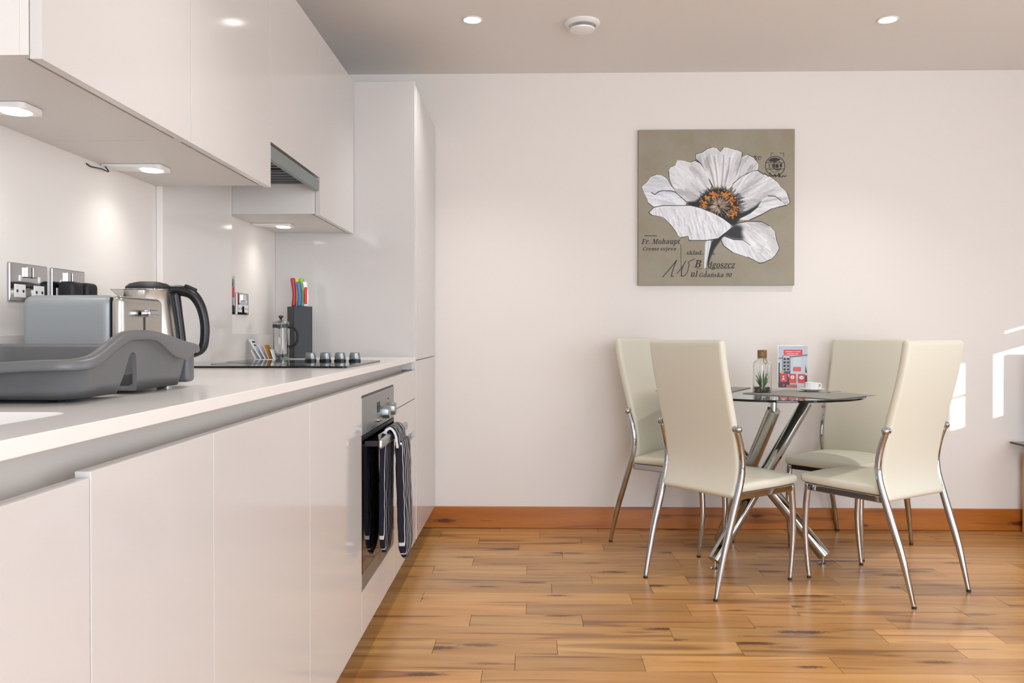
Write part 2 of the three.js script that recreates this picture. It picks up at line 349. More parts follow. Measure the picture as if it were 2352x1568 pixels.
/* under-cabinet wedge lights */
function wedge(z, label) {
  const t = thing('cabinet_light', label, 'lamp', [-1.051, UB - 0.0005, z], 0, 'lit lamps under the wall units');
  const s = rrect(-0.083, 0.078, -0.036, 0.036, 0.012);
  const g = plate(s, -0.012, 0, 0.0015), p = g.attributes.position;
  for (let i = 0; i < p.count; i++) if (p.getY(i) < -0.003) p.setY(i, -0.012 + 0.0085 * smooth(0.0, 1, (0.0 - p.getX(i)) / 0.085));   // thins towards the wall
  g.computeVertexNormals();
  mesh('housing', g, M.white, t);
  const d = mesh('lens', lathe([[0, -0.0135], [0.026, -0.0135], [0.028, -0.012], [0, -0.012]], 32).translate(0.042, 0, 0), M.lamp, t); d.castShadow = false;
  const l = new THREE.SpotLight(new THREE.Color().setRGB(1, 0.97, 0.92), 0.13, 0, 1.25, 1, 2);
  l.position.set(-1.009, UB - 0.022, z); l.target.position.set(-1.04, UB - 0.5, z); l.castShadow = true; l.shadow.radius = 1.2; scene.add(l, l.target);
}
wedge(-1.633, 'lit wedge lamp under the nearest wall unit, cut by the frame edge');
wedge(-2.228, 'lit wedge lamp with a loose black wire');
wedge(-3.42, 'lit wedge lamp under the wall unit by the tall cabinet');
tag(mesh('lamp_wire', taper([[XL + 0.003, 1.461, -2.125], [XL + 0.005, 1.457, -2.14], [XL + 0.012, 1.4585, -2.18], [XL + 0.016, 1.457, -2.212], [XL + 0.012, 1.463, -2.214], [XL + 0.006, 1.473, -2.207]], [0.0016, 0.0016], 40, 8), M.black, null), 'thin black wire hooked under the wall units', 'wire');

/* ceiling fittings */
function downlight(x, z, label) {
  const t = thing('ceiling_spotlight', label, 'lamp', [x, HC, z], 0, 'recessed ceiling spotlights');
  mesh('ring', lathe([[0.037, -0.0005], [0.045, -0.0005], [0.045, -0.003], [0.041, -0.005], [0.037, -0.004], [0.037, -0.0005]], 40), M.white, t);
  const d = mesh('lens', lathe([[0, -0.004], [0.037, -0.004], [0.037, -0.0008], [0, -0.0008]], 32), M.lamp, t); d.castShadow = false;
  const l = new THREE.SpotLight(new THREE.Color().setRGB(1, 0.98, 0.95), 3.2, 0, 0.95, 0.8, 2);
  l.position.set(x, HC - 0.012, z); l.target.position.set(x, 0, z); l.castShadow = true; l.shadow.radius = 2; scene.add(l, l.target);
}
downlight(-0.257, -3.69, 'lit recessed ceiling spotlight beside the round ceiling vent');
downlight(1.557, -3.73, 'lit recessed ceiling spotlight on the right, above the dining table');
for (const [x, z, w] of [[-0.257, -1.75, 'left spotlight of the row above the worktop middle'], [1.557, -1.75, 'right spotlight of the row before the table'], [-0.257, 0.2, 'left spotlight above the viewer'], [1.557, 0.2, 'right spotlight above the viewer']]) downlight(x, z, 'lit recessed ceiling ' + w);
{
  const t = thing('ceiling_vent', 'round white ceiling vent with a hanging disc', 'vent', [0.225, HC, -3.735]);
  mesh('flange', lathe([[0, -0.0005], [0.078, -0.0005], [0.078, -0.008], [0.07, -0.016], [0.06, -0.018], [0.058, -0.012], [0, -0.012]], 48), M.white, t);
  mesh('disc', lathe([[0, -0.026], [0.05, -0.026], [0.056, -0.03], [0.054, -0.036], [0.03, -0.042], [0, -0.043]], 48), M.white, t);
  mesh('stem', cyl(0.008, 0.008, V(0, -0.027, 0), V(0, -0.011, 0), 16), M.white, t);
}

/* oven with gloves on its handle */
{
  const t = thing('built_in_oven', 'built-in oven with grey control panel and black glass door', 'oven'), z0 = -2.53, z1 = -3.119, x = FX;
  mesh('body', bx(XL + 0.06, x - 0.02, 0.25, 0.834, z1, z0, 0), M.softBlack, t);
  const cp = mesh('control_panel', bx(x - 0.019, x + 0.001, 0.719, 0.833, z1, z0, 0.0015), M.ovenSteel, t);
  mesh('top_seal', bx(x - 0.012, x - 0.002, 0.8335, 0.8385, z1, z0, 0), M.black, t);
  mesh('display', bx(x + 0.0005, x + 0.002, 0.765, 0.80, -2.83, -2.78, 0.0005), M.filter, cp);
  mesh('indicator_lamp', cyl(0.003, 0.003, V(x, 0.797, -2.99), V(x + 0.003, 0.797, -2.99), 12), M.black, cp);
  for (const z of [-2.9, -3.03]) mesh('knob', merge([lathe([[0, 0], [0.023, 0], [0.0225, 0.018], [0.02, 0.022], [0, 0.022]], 32).rotateZ(-Math.PI / 2).translate(x + 0.001, 0.758, z)]), M.ovenSteel, cp);
  for (const z of [-2.775, -2.805]) mesh('button', lathe([[0, 0], [0.006, 0], [0.006, 0.009], [0.004, 0.011], [0, 0.011]], 20).rotateZ(-Math.PI / 2).translate(x + 0.001, 0.742, z), M.steel, cp);
  const d = mesh('door', bx(x - 0.019, x + 0.001, 0.3, 0.706, z1, z0, 0.002), M.ovenGlass, t);
  mesh('trim_strip', bx(x - 0.019, x + 0.001, 0.69, 0.7165, z1 + 0.0, z0, 0.001), M.filter, d);
  mesh('lower_strip', bx(x - 0.019, x + 0.0005, 0.249, 0.299, z1, z0, 0.0015), M.ovenSteel, t);
  const h = mesh('handle', slab(0.016, 0.03, 0.53, 0.0075, 4, 4, 10).translate(x + 0.05, 0.69, -2.825), M.steel, d);
  for (const z of [-2.575, -3.075]) mesh('bracket', bx(x, x + 0.046, 0.682, 0.698, z - 0.007, z + 0.007, 0.002), M.softBlack, h);
}
const stripes = canvasTexture(512, 1024, (c, w, h) => {
  c.fillStyle = 'rgb(15,16,30)'; c.fillRect(0, 0, w, h);
  for (let k = 0; k < 8; k++) {
    c.beginPath(); c.lineWidth = 10 + rnd() * 5; c.strokeStyle = 'rgb(216,216,222)'; const x0 = 32 + k * 64, a = rnd() * 6;
    for (let y = 0; y <= h; y += 8) { const x = x0 + Math.sin(y / 46 + a) * 6 + Math.sin(y / 17 + a * 3) * 3; y ? c.lineTo(x, y) : c.moveTo(x, y); }
    c.stroke();
  }
});
{ // double glove folded over the handle: one pad in front, one between handle and door
  const t = thing('oven_glove', 'navy and white striped double oven glove over the oven handle', 'oven glove');
  const mg = std(0xffffff, 0.85, 0, { map: stripes }), hx = FX + 0.05, path = [];
  const pts = [[hx - 0.026, 0.29], [hx - 0.025, 0.45], [hx - 0.023, 0.6], [hx - 0.02, 0.68], [hx - 0.011, 0.712], [hx + 0.003, 0.72], [hx + 0.017, 0.706], [hx + 0.026, 0.66], [hx + 0.03, 0.55], [hx + 0.034, 0.42], [hx + 0.038, 0.268]];
  const c = new THREE.CatmullRomCurve3(pts.map(([x, y]) => V(x, y, 0)));
  function pad(t0, t1, th, name, round) {
    const L = t1 - t0; const g = slab(1, 1, 1, 0.12, 10, 40, 16, q => q), p = g.attributes.position, uv = [];
    for (let i = 0; i < p.count; i++) {
      const s = p.getY(i) + 0.5, tt = Math.max(0, Math.min(1, t0 + L * s)), P = c.getPointAt(tt), T = c.getTangentAt(tt), N = V(-T.y, T.x, 0);
      const endD = round === 0 ? s : round === 1 ? 1 - s : 1, half = 0.098 * (round === 2 ? 0.9 : Math.sqrt(Math.max(0.004, 1 - Math.pow(Math.max(0, 1 - endD / 0.3), 2))));
      const zz = p.getZ(i) * 2 * half, puff = th * (0.5 + 0.5 * Math.cos(p.getZ(i) * 2.6)) * (round === 2 ? 1 : Math.sqrt(Math.min(1, 0.04 + endD / 0.12))) + (noise(s * 14, p.getZ(i) * 9 + 40) - 0.5) * 0.006;
      P.addScaledVector(N, p.getX(i) * puff); p.setXYZ(i, P.x, P.y, -2.835 + zz + (round === 1 ? -0.005 : 0.02)); uv.push(p.getZ(i) === 0 ? 0.5 : (zz / 0.2 + 0.5), s * L * 1.2);
    }
    g.setAttribute('uv', new THREE.Float32BufferAttribute(uv, 2)); g.computeVertexNormals(); return mesh(name, g, mg, t);
  }
  pad(0.0, 0.47, 0.026, 'pad', 0); pad(0.44, 0.58, 0.014, 'strap', 2); pad(0.55, 1, 0.036, 'pad', 1);
}
/* hob */
{
  const t = thing('ceramic_hob', 'black glass hob with four grey control knobs on its far side', 'hob');
  mesh('glass_plate', plate(rrect(-1.07, -0.553, 2.505, 3.085, 0.012), W, W + 0.006, 0.0015), M.ceramicHob, t);
  for (let k = 0; k < 4; k++) {
    const kn = mesh('knob', lathe([[0, 0.007], [0.019, 0.007], [0.0195, 0.01], [0.017, 0.028], [0.015, 0.03], [0, 0.03]], 32), M.ovenSteel, t); kn.position.set(-0.625 - k * 0.0525, W + 0.006, -2.975);
    mesh('skirt', lathe([[0, 0], [0.021, 0], [0.021, 0.006], [0, 0.007]], 32), M.black, kn);
  }
  for (const [x, z, r] of [[-0.7, -2.65, 0.09], [-0.94, -2.66, 0.075], [-0.95, -2.87, 0.09]]) mesh('cooking_zone', new THREE.TorusGeometry(r, 0.0008, 6, 64).rotateX(Math.PI / 2).translate(x, W + 0.006, z), std(rgb(70, 74, 78), 0.4), t);
}
/* sockets */
function plateSocket(z0, z1, y0, y1, label, kind) {
  const t = thing(kind === 'cooker' ? 'cooker_switch' : 'wall_socket', label, 'socket', [XL, 0, 0], 0, 'chrome electrical plates over the worktop'), zc = (z0 + z1) / 2;
  mesh('face_plate', bx(0.0005, 0.007, y0, y1, z1, z0, 0.003), M.chrome, t);
  if (kind === 'cooker') { mesh('rocker', bx(0.006, 0.013, 1.165, 1.205, zc - 0.016, zc + 0.016, 0.002), std(rgb(196, 30, 40), 0.4), t); mesh('insert', bx(0.006, 0.0085, 1.11, 1.135, zc - 0.03, zc + 0.03, 0.001), M.softBlack, t); return t; }
  const yc = (y0 + y1) / 2;
  for (const s of [-1, 1]) {
    const z = zc + s * 0.036;
    const ins = mesh('outlet', bx(0.006, 0.0082, yc - 0.033, yc - 0.004, z - 0.02, z + 0.02, 0.001), M.white, t);
    for (const dz of [-0.011, 0.011]) mesh('slot', bx(0.008, 0.0086, yc - 0.022, yc - 0.016, z + dz - 0.003, z + dz + 0.003, 0), M.black, ins);
    mesh('earth_slot', bx(0.006, 0.0086, yc + 0.003, yc + 0.016, z - 0.004, z + 0.004, 0.001), M.white, t);
    mesh('rocker', bx(0.006, 0.014, yc + 0.012, yc + 0.036, zc + s * 0.011 - 0.008, zc + s * 0.011 + 0.008, 0.002), M.chrome, t);
  }
  return t;
}
plateSocket(-1.8, -1.944, 1.098, 1.184, 'leftmost chrome double socket, its outlets showing above the toaster');
plateSocket(-1.962, -2.108, 1.098, 1.184, 'chrome double socket with black plugs behind the toaster');
plateSocket(-3.212, -3.345, 1.101, 1.187, 'small chrome double socket above the press pot');
plateSocket(-3.107, -3.19, 1.1, 1.246, 'tall chrome cooker switch half hidden by the hob panel', 'cooker');
for (const [z, w] of [[-2.0, 'left'], [-2.068, 'right']]) { const t = thing('power_plug', w + ' black power plug in the socket behind the toaster', 'plug', [XL + 0.0085, 1.128, z], 0, 'black plugs'); mesh('plug_body', slab(0.042, 0.05, 0.05, 0.012, 3, 3, 3).translate(0.0215, 0, 0), M.softBlack, t); mesh('cord', taper([[0.03, -0.02, 0], [0.045, -0.06, 0], [0.05, -0.14, 0.02], [0.04, -0.2, 0.05]], [0.003, 0.003], 20, 8), M.softBlack, t); }

/* ---------- things on the worktop ---------- */
{ // dish rack
  const t = thing('dish_rack', 'large grey plastic dish rack with a wavy rim', 'dish rack', [0, W, 0]);
  const X0 = -1.075, X1 = -0.652, Z0 = -1.635, Z1 = -1.195, N = 160;
  const per = (inset) => { // rounded rectangle outline, N points
    const x0 = X0 + inset, x1 = X1 - inset, z0 = Z0 + inset, z1 = Z1 - inset, r = Math.max(0.02, 0.045 - inset * 0.5), out = [];
    const s = rrect(x0, x1, z0, z1, r); const pts = s.getSpacedPoints(N); for (let i = 0; i < N; i++) out.push([pts[i].x, pts[i].y]); return out;
  };
  const rim = (x, z) => { const u = (Z1 - z) / (Z1 - Z0), side = 0.066 + 0.043 * smooth(0.0, 0.36, u) - 0.026 * smooth(0.44, 1, u); return side - 0.012 * (1 - smooth(0, 0.12, u)) * smooth(0.02, 0.25, X1 - x); };
  const drop = (x, z) => { const u = (Z1 - z) / (Z1 - Z0); return 0.013 + 0.02 * smooth(0.5, 0.72, u) * (1 - smooth(0.78, 0.93, u)) * smooth(-0.1, -0.02, x - X1); };
  // rows of the closed shell: [inset, height(x, z)]
  const rows = [[0.02, () => 0.006], [0.014, (x, z) => 0.3 * rim(x, z)], [0.006, (x, z) => rim(x, z) - drop(x, z) - 0.001], [-0.012, (x, z) => rim(x, z) - drop(x, z) - 0.004], [-0.015, (x, z) => rim(x, z) - drop(x, z)], [-0.014, (x, z) => rim(x, z) - 0.004], [-0.008, (x, z) => rim(x, z)], [0.004, (x, z) => rim(x, z) - 0.001], [0.011, (x, z) => rim(x, z) - 0.008], [0.021, (x, z) => 0.3 * rim(x, z) + 0.002], [0.026, () => 0.01]];
  const pos = [], idx = [];
  for (const [ins, f] of rows) for (const [x, z] of per(ins)) pos.push(x, f(x, z), z);
  for (let r = 0; r + 1 < rows.length; r++) for (let i = 0; i < N; i++) { const a = r * N + i, b = r * N + (i + 1) % N; idx.push(a, a + N, b, b, a + N, b + N); }
  const k = pos.length / 3, cx = (X0 + X1) / 2, cz = (Z0 + Z1) / 2; pos.push(cx, 0.006, cz, cx, 0.01, cz);
  const last = (rows.length - 1) * N;
  for (let i = 0; i < N; i++) { const j = (i + 1) % N; idx.push(k, i, j, k + 1, last + j, last + i); }
  const g = new THREE.BufferGeometry(); g.setAttribute('position', new THREE.Float32BufferAttribute(pos, 3)); g.setIndex(idx); g.computeVertexNormals();
  g.setAttribute('uv', new THREE.Float32BufferAttribute(new Float32Array(pos.length / 3 * 2), 2));
  // arch cut through the front side
  const s = new THREE.Shape(); s.moveTo(-0.046, -0.03); s.lineTo(0.046, -0.03); s.lineTo(0.014, 0.052); s.absarc(0, 0.052, 0.014, 0, Math.PI); s.closePath();
  const cut = new THREE.ExtrudeGeometry(s, { depth: 0.16, bevelEnabled: false }); cut.rotateY(-Math.PI / 2).translate(X1 + 0.07, 0.006, -1.385);
  const A = new Brush(g), B = new Brush(cut); A.updateMatrixWorld(); B.updateMatrixWorld();
  const ev = new Evaluator(); ev.attributes = ['position', 'normal', 'uv']; ev.useGroups = false;
  const res = ev.evaluate(A, B, SUBTRACTION);
  mesh('basket', res.geometry, M.plastic, t);
  // far corner post and feet
  mesh('corner_post', slab(0.03, 0.066, 0.032, 0.008, 2, 4, 2).translate(X1 - 0.022, 0.0425, Z0 + 0.012), M.plastic, t);
  for (const [x, z] of [[X1 - 0.05, Z0 + 0.05], [X1 - 0.06, Z1 - 0.06], [X0 + 0.06, Z0 + 0.06], [X0 + 0.06, Z1 - 0.06]]) mesh('foot', lathe([[0, 0.0005], [0.009, 0.0005], [0.01, 0.0065], [0, 0.0065]], 16).translate(x, 0, z), M.black, t);
  for (let i = 0; i < 7; i++) { const z = Z0 + 0.09 + i * 0.045; mesh('plate_divider', bx(X0 + 0.06, X1 - 0.07, 0.0095, 0.03, z - 0.002, z + 0.002, 0.001), M.plastic, t); }
}
{ // toaster: painted long sides, steel ends
  const t = thing('toaster', 'grey two-slice toaster with a steel end and lever', 'toaster', [-0.96, W, -1.832], 0);
  mesh('shell', slab(0.196, 0.172, 0.2, 0.022, 6, 6, 6).translate(-0.008, 0.098, 0), M.toasterGrey, t);
  const e = mesh('end_cap', slab(0.03, 0.17, 0.196, 0.014, 3, 6, 6).translate(0.096, 0.097, 0), M.brushed, t);
  mesh('seam', bx(0.0835, 0.0855, 0.018, 0.179, -0.0975, 0.0975, 0.0005), M.softBlack, t);
  const lv = mesh('lever', slab(0.022, 0.016, 0.05, 0.006, 3, 3, 3).translate(0.124, 0.147, 0), M.chrome, e);
  mesh('lever_arm', bx(0.11, 0.118, 0.142, 0.151, -0.008, 0.008, 0.002), M.softBlack, lv);
  mesh('lever_slot', bx(0.109, 0.1118, 0.05, 0.155, -0.0035, 0.0035, 0), M.black, e);
  mesh('browning_knob', lathe([[0, 0], [0.015, 0], [0.014, 0.01], [0, 0.012]], 24).rotateZ(-Math.PI / 2).translate(0.1105, 0.095, 0.045), M.chrome, e);
  for (const z of [-0.035, 0.035]) mesh('bread_slot', bx(-0.075, 0.055, 0.1825, 0.1848, z - 0.014, z + 0.014, 0.0008), M.black, t);
  for (const [x, z] of [[-0.07, -0.07], [-0.07, 0.07], [0.06, -0.07], [0.06, 0.07]]) mesh('foot', cyl(0.01, 0.01, V(x, 0.0005, z), V(x, 0.014, z), 12), M.black, t);
}
{ // kettle
  const t = thing('kettle', 'brushed steel kettle with a black lid and handle', 'kettle', [-0.962, W, -2.1], 0.12);
  mesh('power_base', lathe([[0, 0.0005], [0.082, 0.0005], [0.084, 0.008], [0.078, 0.018], [0, 0.018]], 48), M.black, t);
  mesh('body', lathe([[0.0, 0.0185], [0.074, 0.0185], [0.079, 0.024], [0.0795, 0.04], [0.0755, 0.09], [0.069, 0.14], [0.062, 0.185], [0.0585, 0.208], [0.0565, 0.212], [0, 0.212]], 64), M.brushed, t);
  const lid = mesh('lid', lathe([[0, 0.2125], [0.055, 0.2125], [0.054, 0.22], [0.045, 0.228], [0.025, 0.233], [0, 0.2345]], 48), M.softBlack, t);
  mesh('lid_rim', new THREE.TorusGeometry(0.056, 0.0022, 8, 48).rotateX(Math.PI / 2).translate(0, 0.2125, 0), M.chrome, lid);
  const sp = new THREE.Shape([[-0.055, 0.16], [-0.062, 0.195], [-0.083, 0.213], [-0.05, 0.211], [-0.045, 0.16]].map(([x, y]) => new THREE.Vector2(x, y)));
  const sg = new THREE.ExtrudeGeometry(sp, { depth: 0.034, bevelEnabled: true, bevelSize: 0.003, bevelThickness: 0.006, bevelSegments: 3 }).translate(0, 0, -0.017);
  mesh('spout', sg, M.brushed, t);
  const h = mesh('handle', taper([[0.05, 0.212, 0], [0.075, 0.212, 0], [0.105, 0.203, 0], [0.124, 0.178, 0], [0.135, 0.14, 0], [0.137, 0.1, 0], [0.13, 0.066, 0], [0.11, 0.054, 0], [0.078, 0.052, 0]], [0.0125, 0.0135, 0.013, 0.012, 0.0115, 0.0115, 0.011, 0.011, 0.012], 60, 18), M.black, t);
  mesh('lid_button', slab(0.03, 0.008, 0.018, 0.003, 3, 2, 3).rotateZ(-0.42).translate(0.103, 0.2185, 0), M.softBlack, h);
  mesh('handle_spine', taper([[0.064, 0.205, 0], [0.0715, 0.15, 0], [0.0785, 0.09, 0], [0.081, 0.045, 0]], [0.0135, 0.012, 0.012, 0.013], 24, 12), M.black, h);
}
{ // knife block, an open square tube, and its knives
  const bp = [-0.985, W, -3.568], turn = 0.62, h = 0.218, a = 0.041;
  const t = thing('knife_block', 'tall black square knife block beside the press pot', 'knife block', bp, turn);
  const o = rrect(-a, a, -a, a, 0.004); o.holes.push(rrect(-a + 0.006, a - 0.006, -a + 0.006, a - 0.006, 0.003, THREE.Path));
  mesh('sleeve', plate(o, 0.0005, h, 0.0008), std(rgb(18, 23, 32), 0.38), t);
  mesh('insert', bx(-a + 0.007, a - 0.007, 0.002, 0.05, -a + 0.007, a - 0.007, 0), M.softBlack, t);
  const knife = (col, px, dz, top, label, extra) => {
    const d = -3.568 + dz, X = (px - 1220) / FOCAL * -d, k = thing('kitchen_knife', label, 'knife', [X, bp[1] + 0.06, d], 0.3, 'coloured knives in the block');
    const L = top - 0.158; mesh('handle', slab(0.018, L, 0.014, 0.006, 3, 8, 3, q => { const s = q.y / L + 0.5; q.x *= 0.9 + 0.34 * Math.pow(Math.abs(s - 0.45) * 2, 2) * 0.6; q.x += 0.004 * Math.sin(s * 4); q.y += 0.158 + L / 2; return q; }), std(col, 0.4), k);
    mesh('blade', bx(-0.008, 0.008, 0, 0.16, -0.0008, 0.0008, 0), M.steel, k);
    if (extra) extra(k, top);
  };
  knife(rgb(160, 10, 42), 671, 0.012, 0.279, 'dark red handled knife, leftmost in the black block');
  knife(rgb(222, 206, 40), 681, -0.022, 0.277, 'yellow handled knife behind the blue one');
  knife(rgb(58, 96, 168), 683.5, 0.02, 0.262, 'blue handled knife in the middle of the block');
  knife(rgb(120, 180, 22), 691.5, -0.004, 0.278, 'bright green handled knife right of the blue one');
  knife(rgb(226, 232, 234), 699, 0.008, 0.264, 'white and red handled knife, rightmost in the block', (k, top) => mesh('red_grip', slab(0.0135, 0.075, 0.0165, 0.005, 3, 4, 3).translate(0.001, top - 0.06, 0.0005), std(rgb(206, 26, 36), 0.4), k));
}
{ // press pot
  const t = thing('press_pot', 'small glass coffee press with a black lid and handle', 'press pot', [-0.99, W, -3.315]);
  mesh('beaker', lathe([[0.0, 0.012], [0.028, 0.012], [0.0305, 0.016], [0.0305, 0.142], [0.0325, 0.146], [0.0315, 0.146], [0.0291, 0.142], [0.0291, 0.017], [0.027, 0.0145], [0, 0.0145]], 40), M.jarGlass, t);
  mesh('base_ring', lathe([[0.0, 0.001], [0.034, 0.001], [0.034, 0.006], [0.031, 0.0105], [0, 0.0105]], 40), M.jarGlass, t);
  for (const s of [0.5, 2.1, 3.6, 5.2]) mesh('stay', bx(-0.003, 0.003, 0.01, 0.128, 0.0312, 0.0325, 0).rotateY(s), M.chrome, t);
  mesh('collar', lathe([[0.0312, 0.126], [0.0335, 0.126], [0.0335, 0.139], [0.0312, 0.139], [0.0312, 0.126]], 40), std(rgb(40, 56, 58), 0.3), t);
  const lid = mesh('lid', lathe([[0, 0.1465], [0.033, 0.1465], [0.03, 0.151], [0.012, 0.156], [0, 0.157]], 40), M.steel, t);
  mesh('knob', lathe([[0, 0.1575], [0.004, 0.1575], [0.0045, 0.163], [0.0095, 0.168], [0.0095, 0.172], [0.006, 0.175], [0, 0.176]], 24), M.black, lid);
  mesh('plunger', merge([cyl(0.0016, 0.0016, V(0, 0.03, 0), V(0, 0.147, 0), 8), cyl(0.028, 0.028, V(0, 0.024, 0), V(0, 0.027, 0), 32)]), M.steel, t);
  mesh('handle', taper([[0.032, 0.128, 0], [0.05, 0.127, 0], [0.063, 0.112, 0], [0.067, 0.088, 0], [0.06, 0.064, 0], [0.046, 0.052, 0], [0.033, 0.05, 0]], [0.005, 0.006], 36, 12), M.softBlack, t);
}
{ // small slanted holder with sachets
  const t = thing('sachet_holder', 'small white slanted holder for sachets by the wall', 'holder', [-1.058, W, -3.29]);
  mesh('tray', merge([bx(-0.02, 0.058, 0.0005, 0.004, -0.035, 0.035, 0), bx(-0.0015, 0.0015, 0, 0.042, -0.035, 0.035, 0).rotateZ(0.5).translate(-0.012, 0.002, 0), bx(-0.0015, 0.0015, 0, 0.042, -0.035, 0.035, 0).rotateZ(0.3).translate(0.056, 0.002, 0), bx(-0.02, 0.056, 0.001, 0.036, -0.036, -0.034, 0)]), M.white, t);
  const packs = [[0.004, 0.55, 0.088, [232, 236, 238], 'white sachet with dark print leaning out of the holder'], [0.022, 0.5, 0.064, [222, 226, 236], 'pale blue sachet in the slanted holder'], [0.036, 0.38, 0.058, [232, 190, 160], 'peach sachet in the slanted holder'], [0.046, 0.45, 0.06, [176, 130, 50], 'brown and gold sachet behind the peach one']];
  for (const [x, a, h, c, l] of packs) {
    const s = thing('sachet', l, 'sachet', [-1.058 + x, W + 0.0045, -3.285], 0, 'sachets in the small holder');
    const g = slab(0.005, h, 0.05, 0.002, 2, 5, 5, q => { q.y += h / 2; return q; }).rotateZ(a); mesh('packet', g, std(rgb(...c), 0.5), s);
    if (h > 0.08) { mesh('print', bx(0.0024, 0.003, h - 0.016, h - 0.008, -0.022, 0.012, 0).rotateZ(a), std(rgb(40, 56, 60), 0.5), s); mesh('print', bx(0.0024, 0.003, h - 0.03, h - 0.024, -0.012, 0.014, 0).rotateZ(a), std(rgb(52, 62, 76), 0.5), s); }
  }
}

/* ---------- dining set ---------- */
const TX = 1.1, TZ = -3.88, TH = 0.754;
{
  const t = thing('dining_table', 'round glass dining table on three crossed chrome tubes', 'table', [0, 0, 0]);
  const R = 0.4;
  mesh('glass_top', lathe([[0, TH - 0.01], [R - 0.003, TH - 0.01], [R, TH - 0.0075], [R, TH - 0.0025], [R - 0.003, TH], [0, TH]], 128).translate(TX, 0, TZ), M.tableGlass, t);
  const legs = [[0.8, -3.69, 1.295, -4.0], [1.305, -3.782, 0.8, -4.03], [0.905, -4.05, 1.045, -3.65]];    // foot x z, top x z
  legs.forEach(([fx, fz, tx, tz]) => {
    const foot = V(fx, 0.042, fz), top = V(tx, 0.7, tz);
    const dir = top.clone().sub(foot).normalize();
    const leg = mesh('leg', cyl(0.0285, 0.0285, foot.clone().addScaledVector(dir, -0.004), top, 40), M.chrome, t);
    mesh('leveling_foot', merge([lathe([[0, 0.0005], [0.02, 0.0005], [0.0205, 0.005], [0.014, 0.009], [0, 0.01]], 28), cyl(0.005, 0.005, V(0, 0.009, 0), V(0, 0.045, 0), 12)]).translate(foot.x + dir.x * 0.005, 0, foot.z + dir.z * 0.005), M.chrome, leg);
    const ax = top.x - dir.x * 0.004, az = top.z - dir.z * 0.004;
    mesh('top_adapter', merge([cyl(0.0135, 0.0135, V(ax, 0.692, az), V(ax, TH - 0.0135, az), 24), cyl(0.027, 0.027, V(ax, TH - 0.0135, az), V(ax, TH - 0.0105, az), 28), cyl(0.0035, 0.0035, V(ax - 0.02, 0.727, az + 0.004), V(ax, 0.727, az), 10)]), M.chrome, leg);
  });
}
function makeChair() {
  const t = new THREE.Group(), s0 = 0.24, at = (x, s, h) => V(x, h, s - s0);
  const rear = [[0.0, 0.002], [0.024, 0.1], [0.05, 0.195], [0.085, 0.3], [0.115, 0.39], [0.136, 0.46], [0.142, 0.52], [0.13, 0.59], [0.108, 0.652]];
  const frontL = [[0.472, 0.002], [0.484, 0.1], [0.492, 0.2], [0.489, 0.3], [0.478, 0.4]];
  for (const q of [-1, 1]) {
    const l = mesh('leg', taper(rear.map(([s, h]) => at(q * (0.19 + 0.012 * Math.min(1, h / 0.5)), s, h)), [0.0085, 0.0105, 0.013, 0.0145, 0.0145, 0.014, 0.013, 0.0125, 0.0115], 48, 18), M.chrome, t);
    const p = at(q * 0.202, 0.108, 0.655); mesh('leg_cap', merge([new THREE.SphereGeometry(0.0155, 20, 14).translate(p.x + q * 0.006, p.y, p.z), cyl(0.0135, 0.0135, V(p.x - q * 0.012, p.y, p.z), V(p.x + q * 0.006, p.y, p.z), 18)]), M.chrome, l);
    const f = mesh('leg', taper(frontL.map(([s, h]) => at(q * 0.181, s, h)), [0.0085, 0.0105, 0.0125, 0.0135, 0.0135], 32, 18), M.chrome, t);
    mesh('foot_cap', cyl(0.009, 0.009, at(q * 0.181, 0.472, 0.0005), at(q * 0.181, 0.473, 0.008), 16), M.softBlack, f);
    mesh('foot_cap', cyl(0.009, 0.009, at(q * 0.19, 0, 0.0005), at(q * 0.19, 0.001, 0.008), 16), M.softBlack, l);
    mesh('side_rail', bx(q * 0.183 - 0.009, q * 0.183 + 0.009, 0.372, 0.4, 0.13 - s0, 0.474 - s0, 0.004), M.chrome, t);
  }
  mesh('cross_rail', merge([bx(-0.176, 0.176, 0.376, 0.394, 0.464 - s0, 0.482 - s0, 0.003), bx(-0.176, 0.176, 0.376, 0.394, 0.16 - s0, 0.178 - s0, 0.003)]), M.softBlack, t);
  mesh('seat', slab(0.405, 0.036, 0.385, 0.016, 14, 2, 14, q => {
    const u = q.x / 0.2025, v = q.z / 0.1925;
    if (q.y > 0) q.y += 0.012 * (1 - u * u) * (1 - Math.pow(Math.max(0, v), 4));
    q.x *= 1 - 0.07 * Math.max(0, v) * v; q.z += 0.012 * (1 - u * u) * Math.max(0, v);
    q.y += 0.419; q.z += 0.324 - s0; return q;
  }), M.leather, t);
  const cur = new THREE.CatmullRomCurve3([[0.106, 0.382], [0.122, 0.41], [0.136, 0.46], [0.138, 0.52], [0.125, 0.6], [0.1, 0.7], [0.07, 0.81], [0.047, 0.91], [0.032, 1.003]].map(([s, h]) => V(0, h, s - s0)));
  const L = cur.getLength();
  mesh('backrest', slab(0.384, L, 0.036, 0.0165, 8, 28, 2, q => {
    const tt = Math.max(0, Math.min(1, q.y / L + 0.5)), P = cur.getPointAt(tt), T = cur.getTangentAt(tt), n = V(0, -T.z, T.y);
    const u = q.x / 0.192; P.addScaledVector(n, q.z + 0.004 * u * u); P.x = q.x * (1 + 0.02 * tt); return P;
  }), M.leather, t);
  return t;
}
const proto = makeChair();
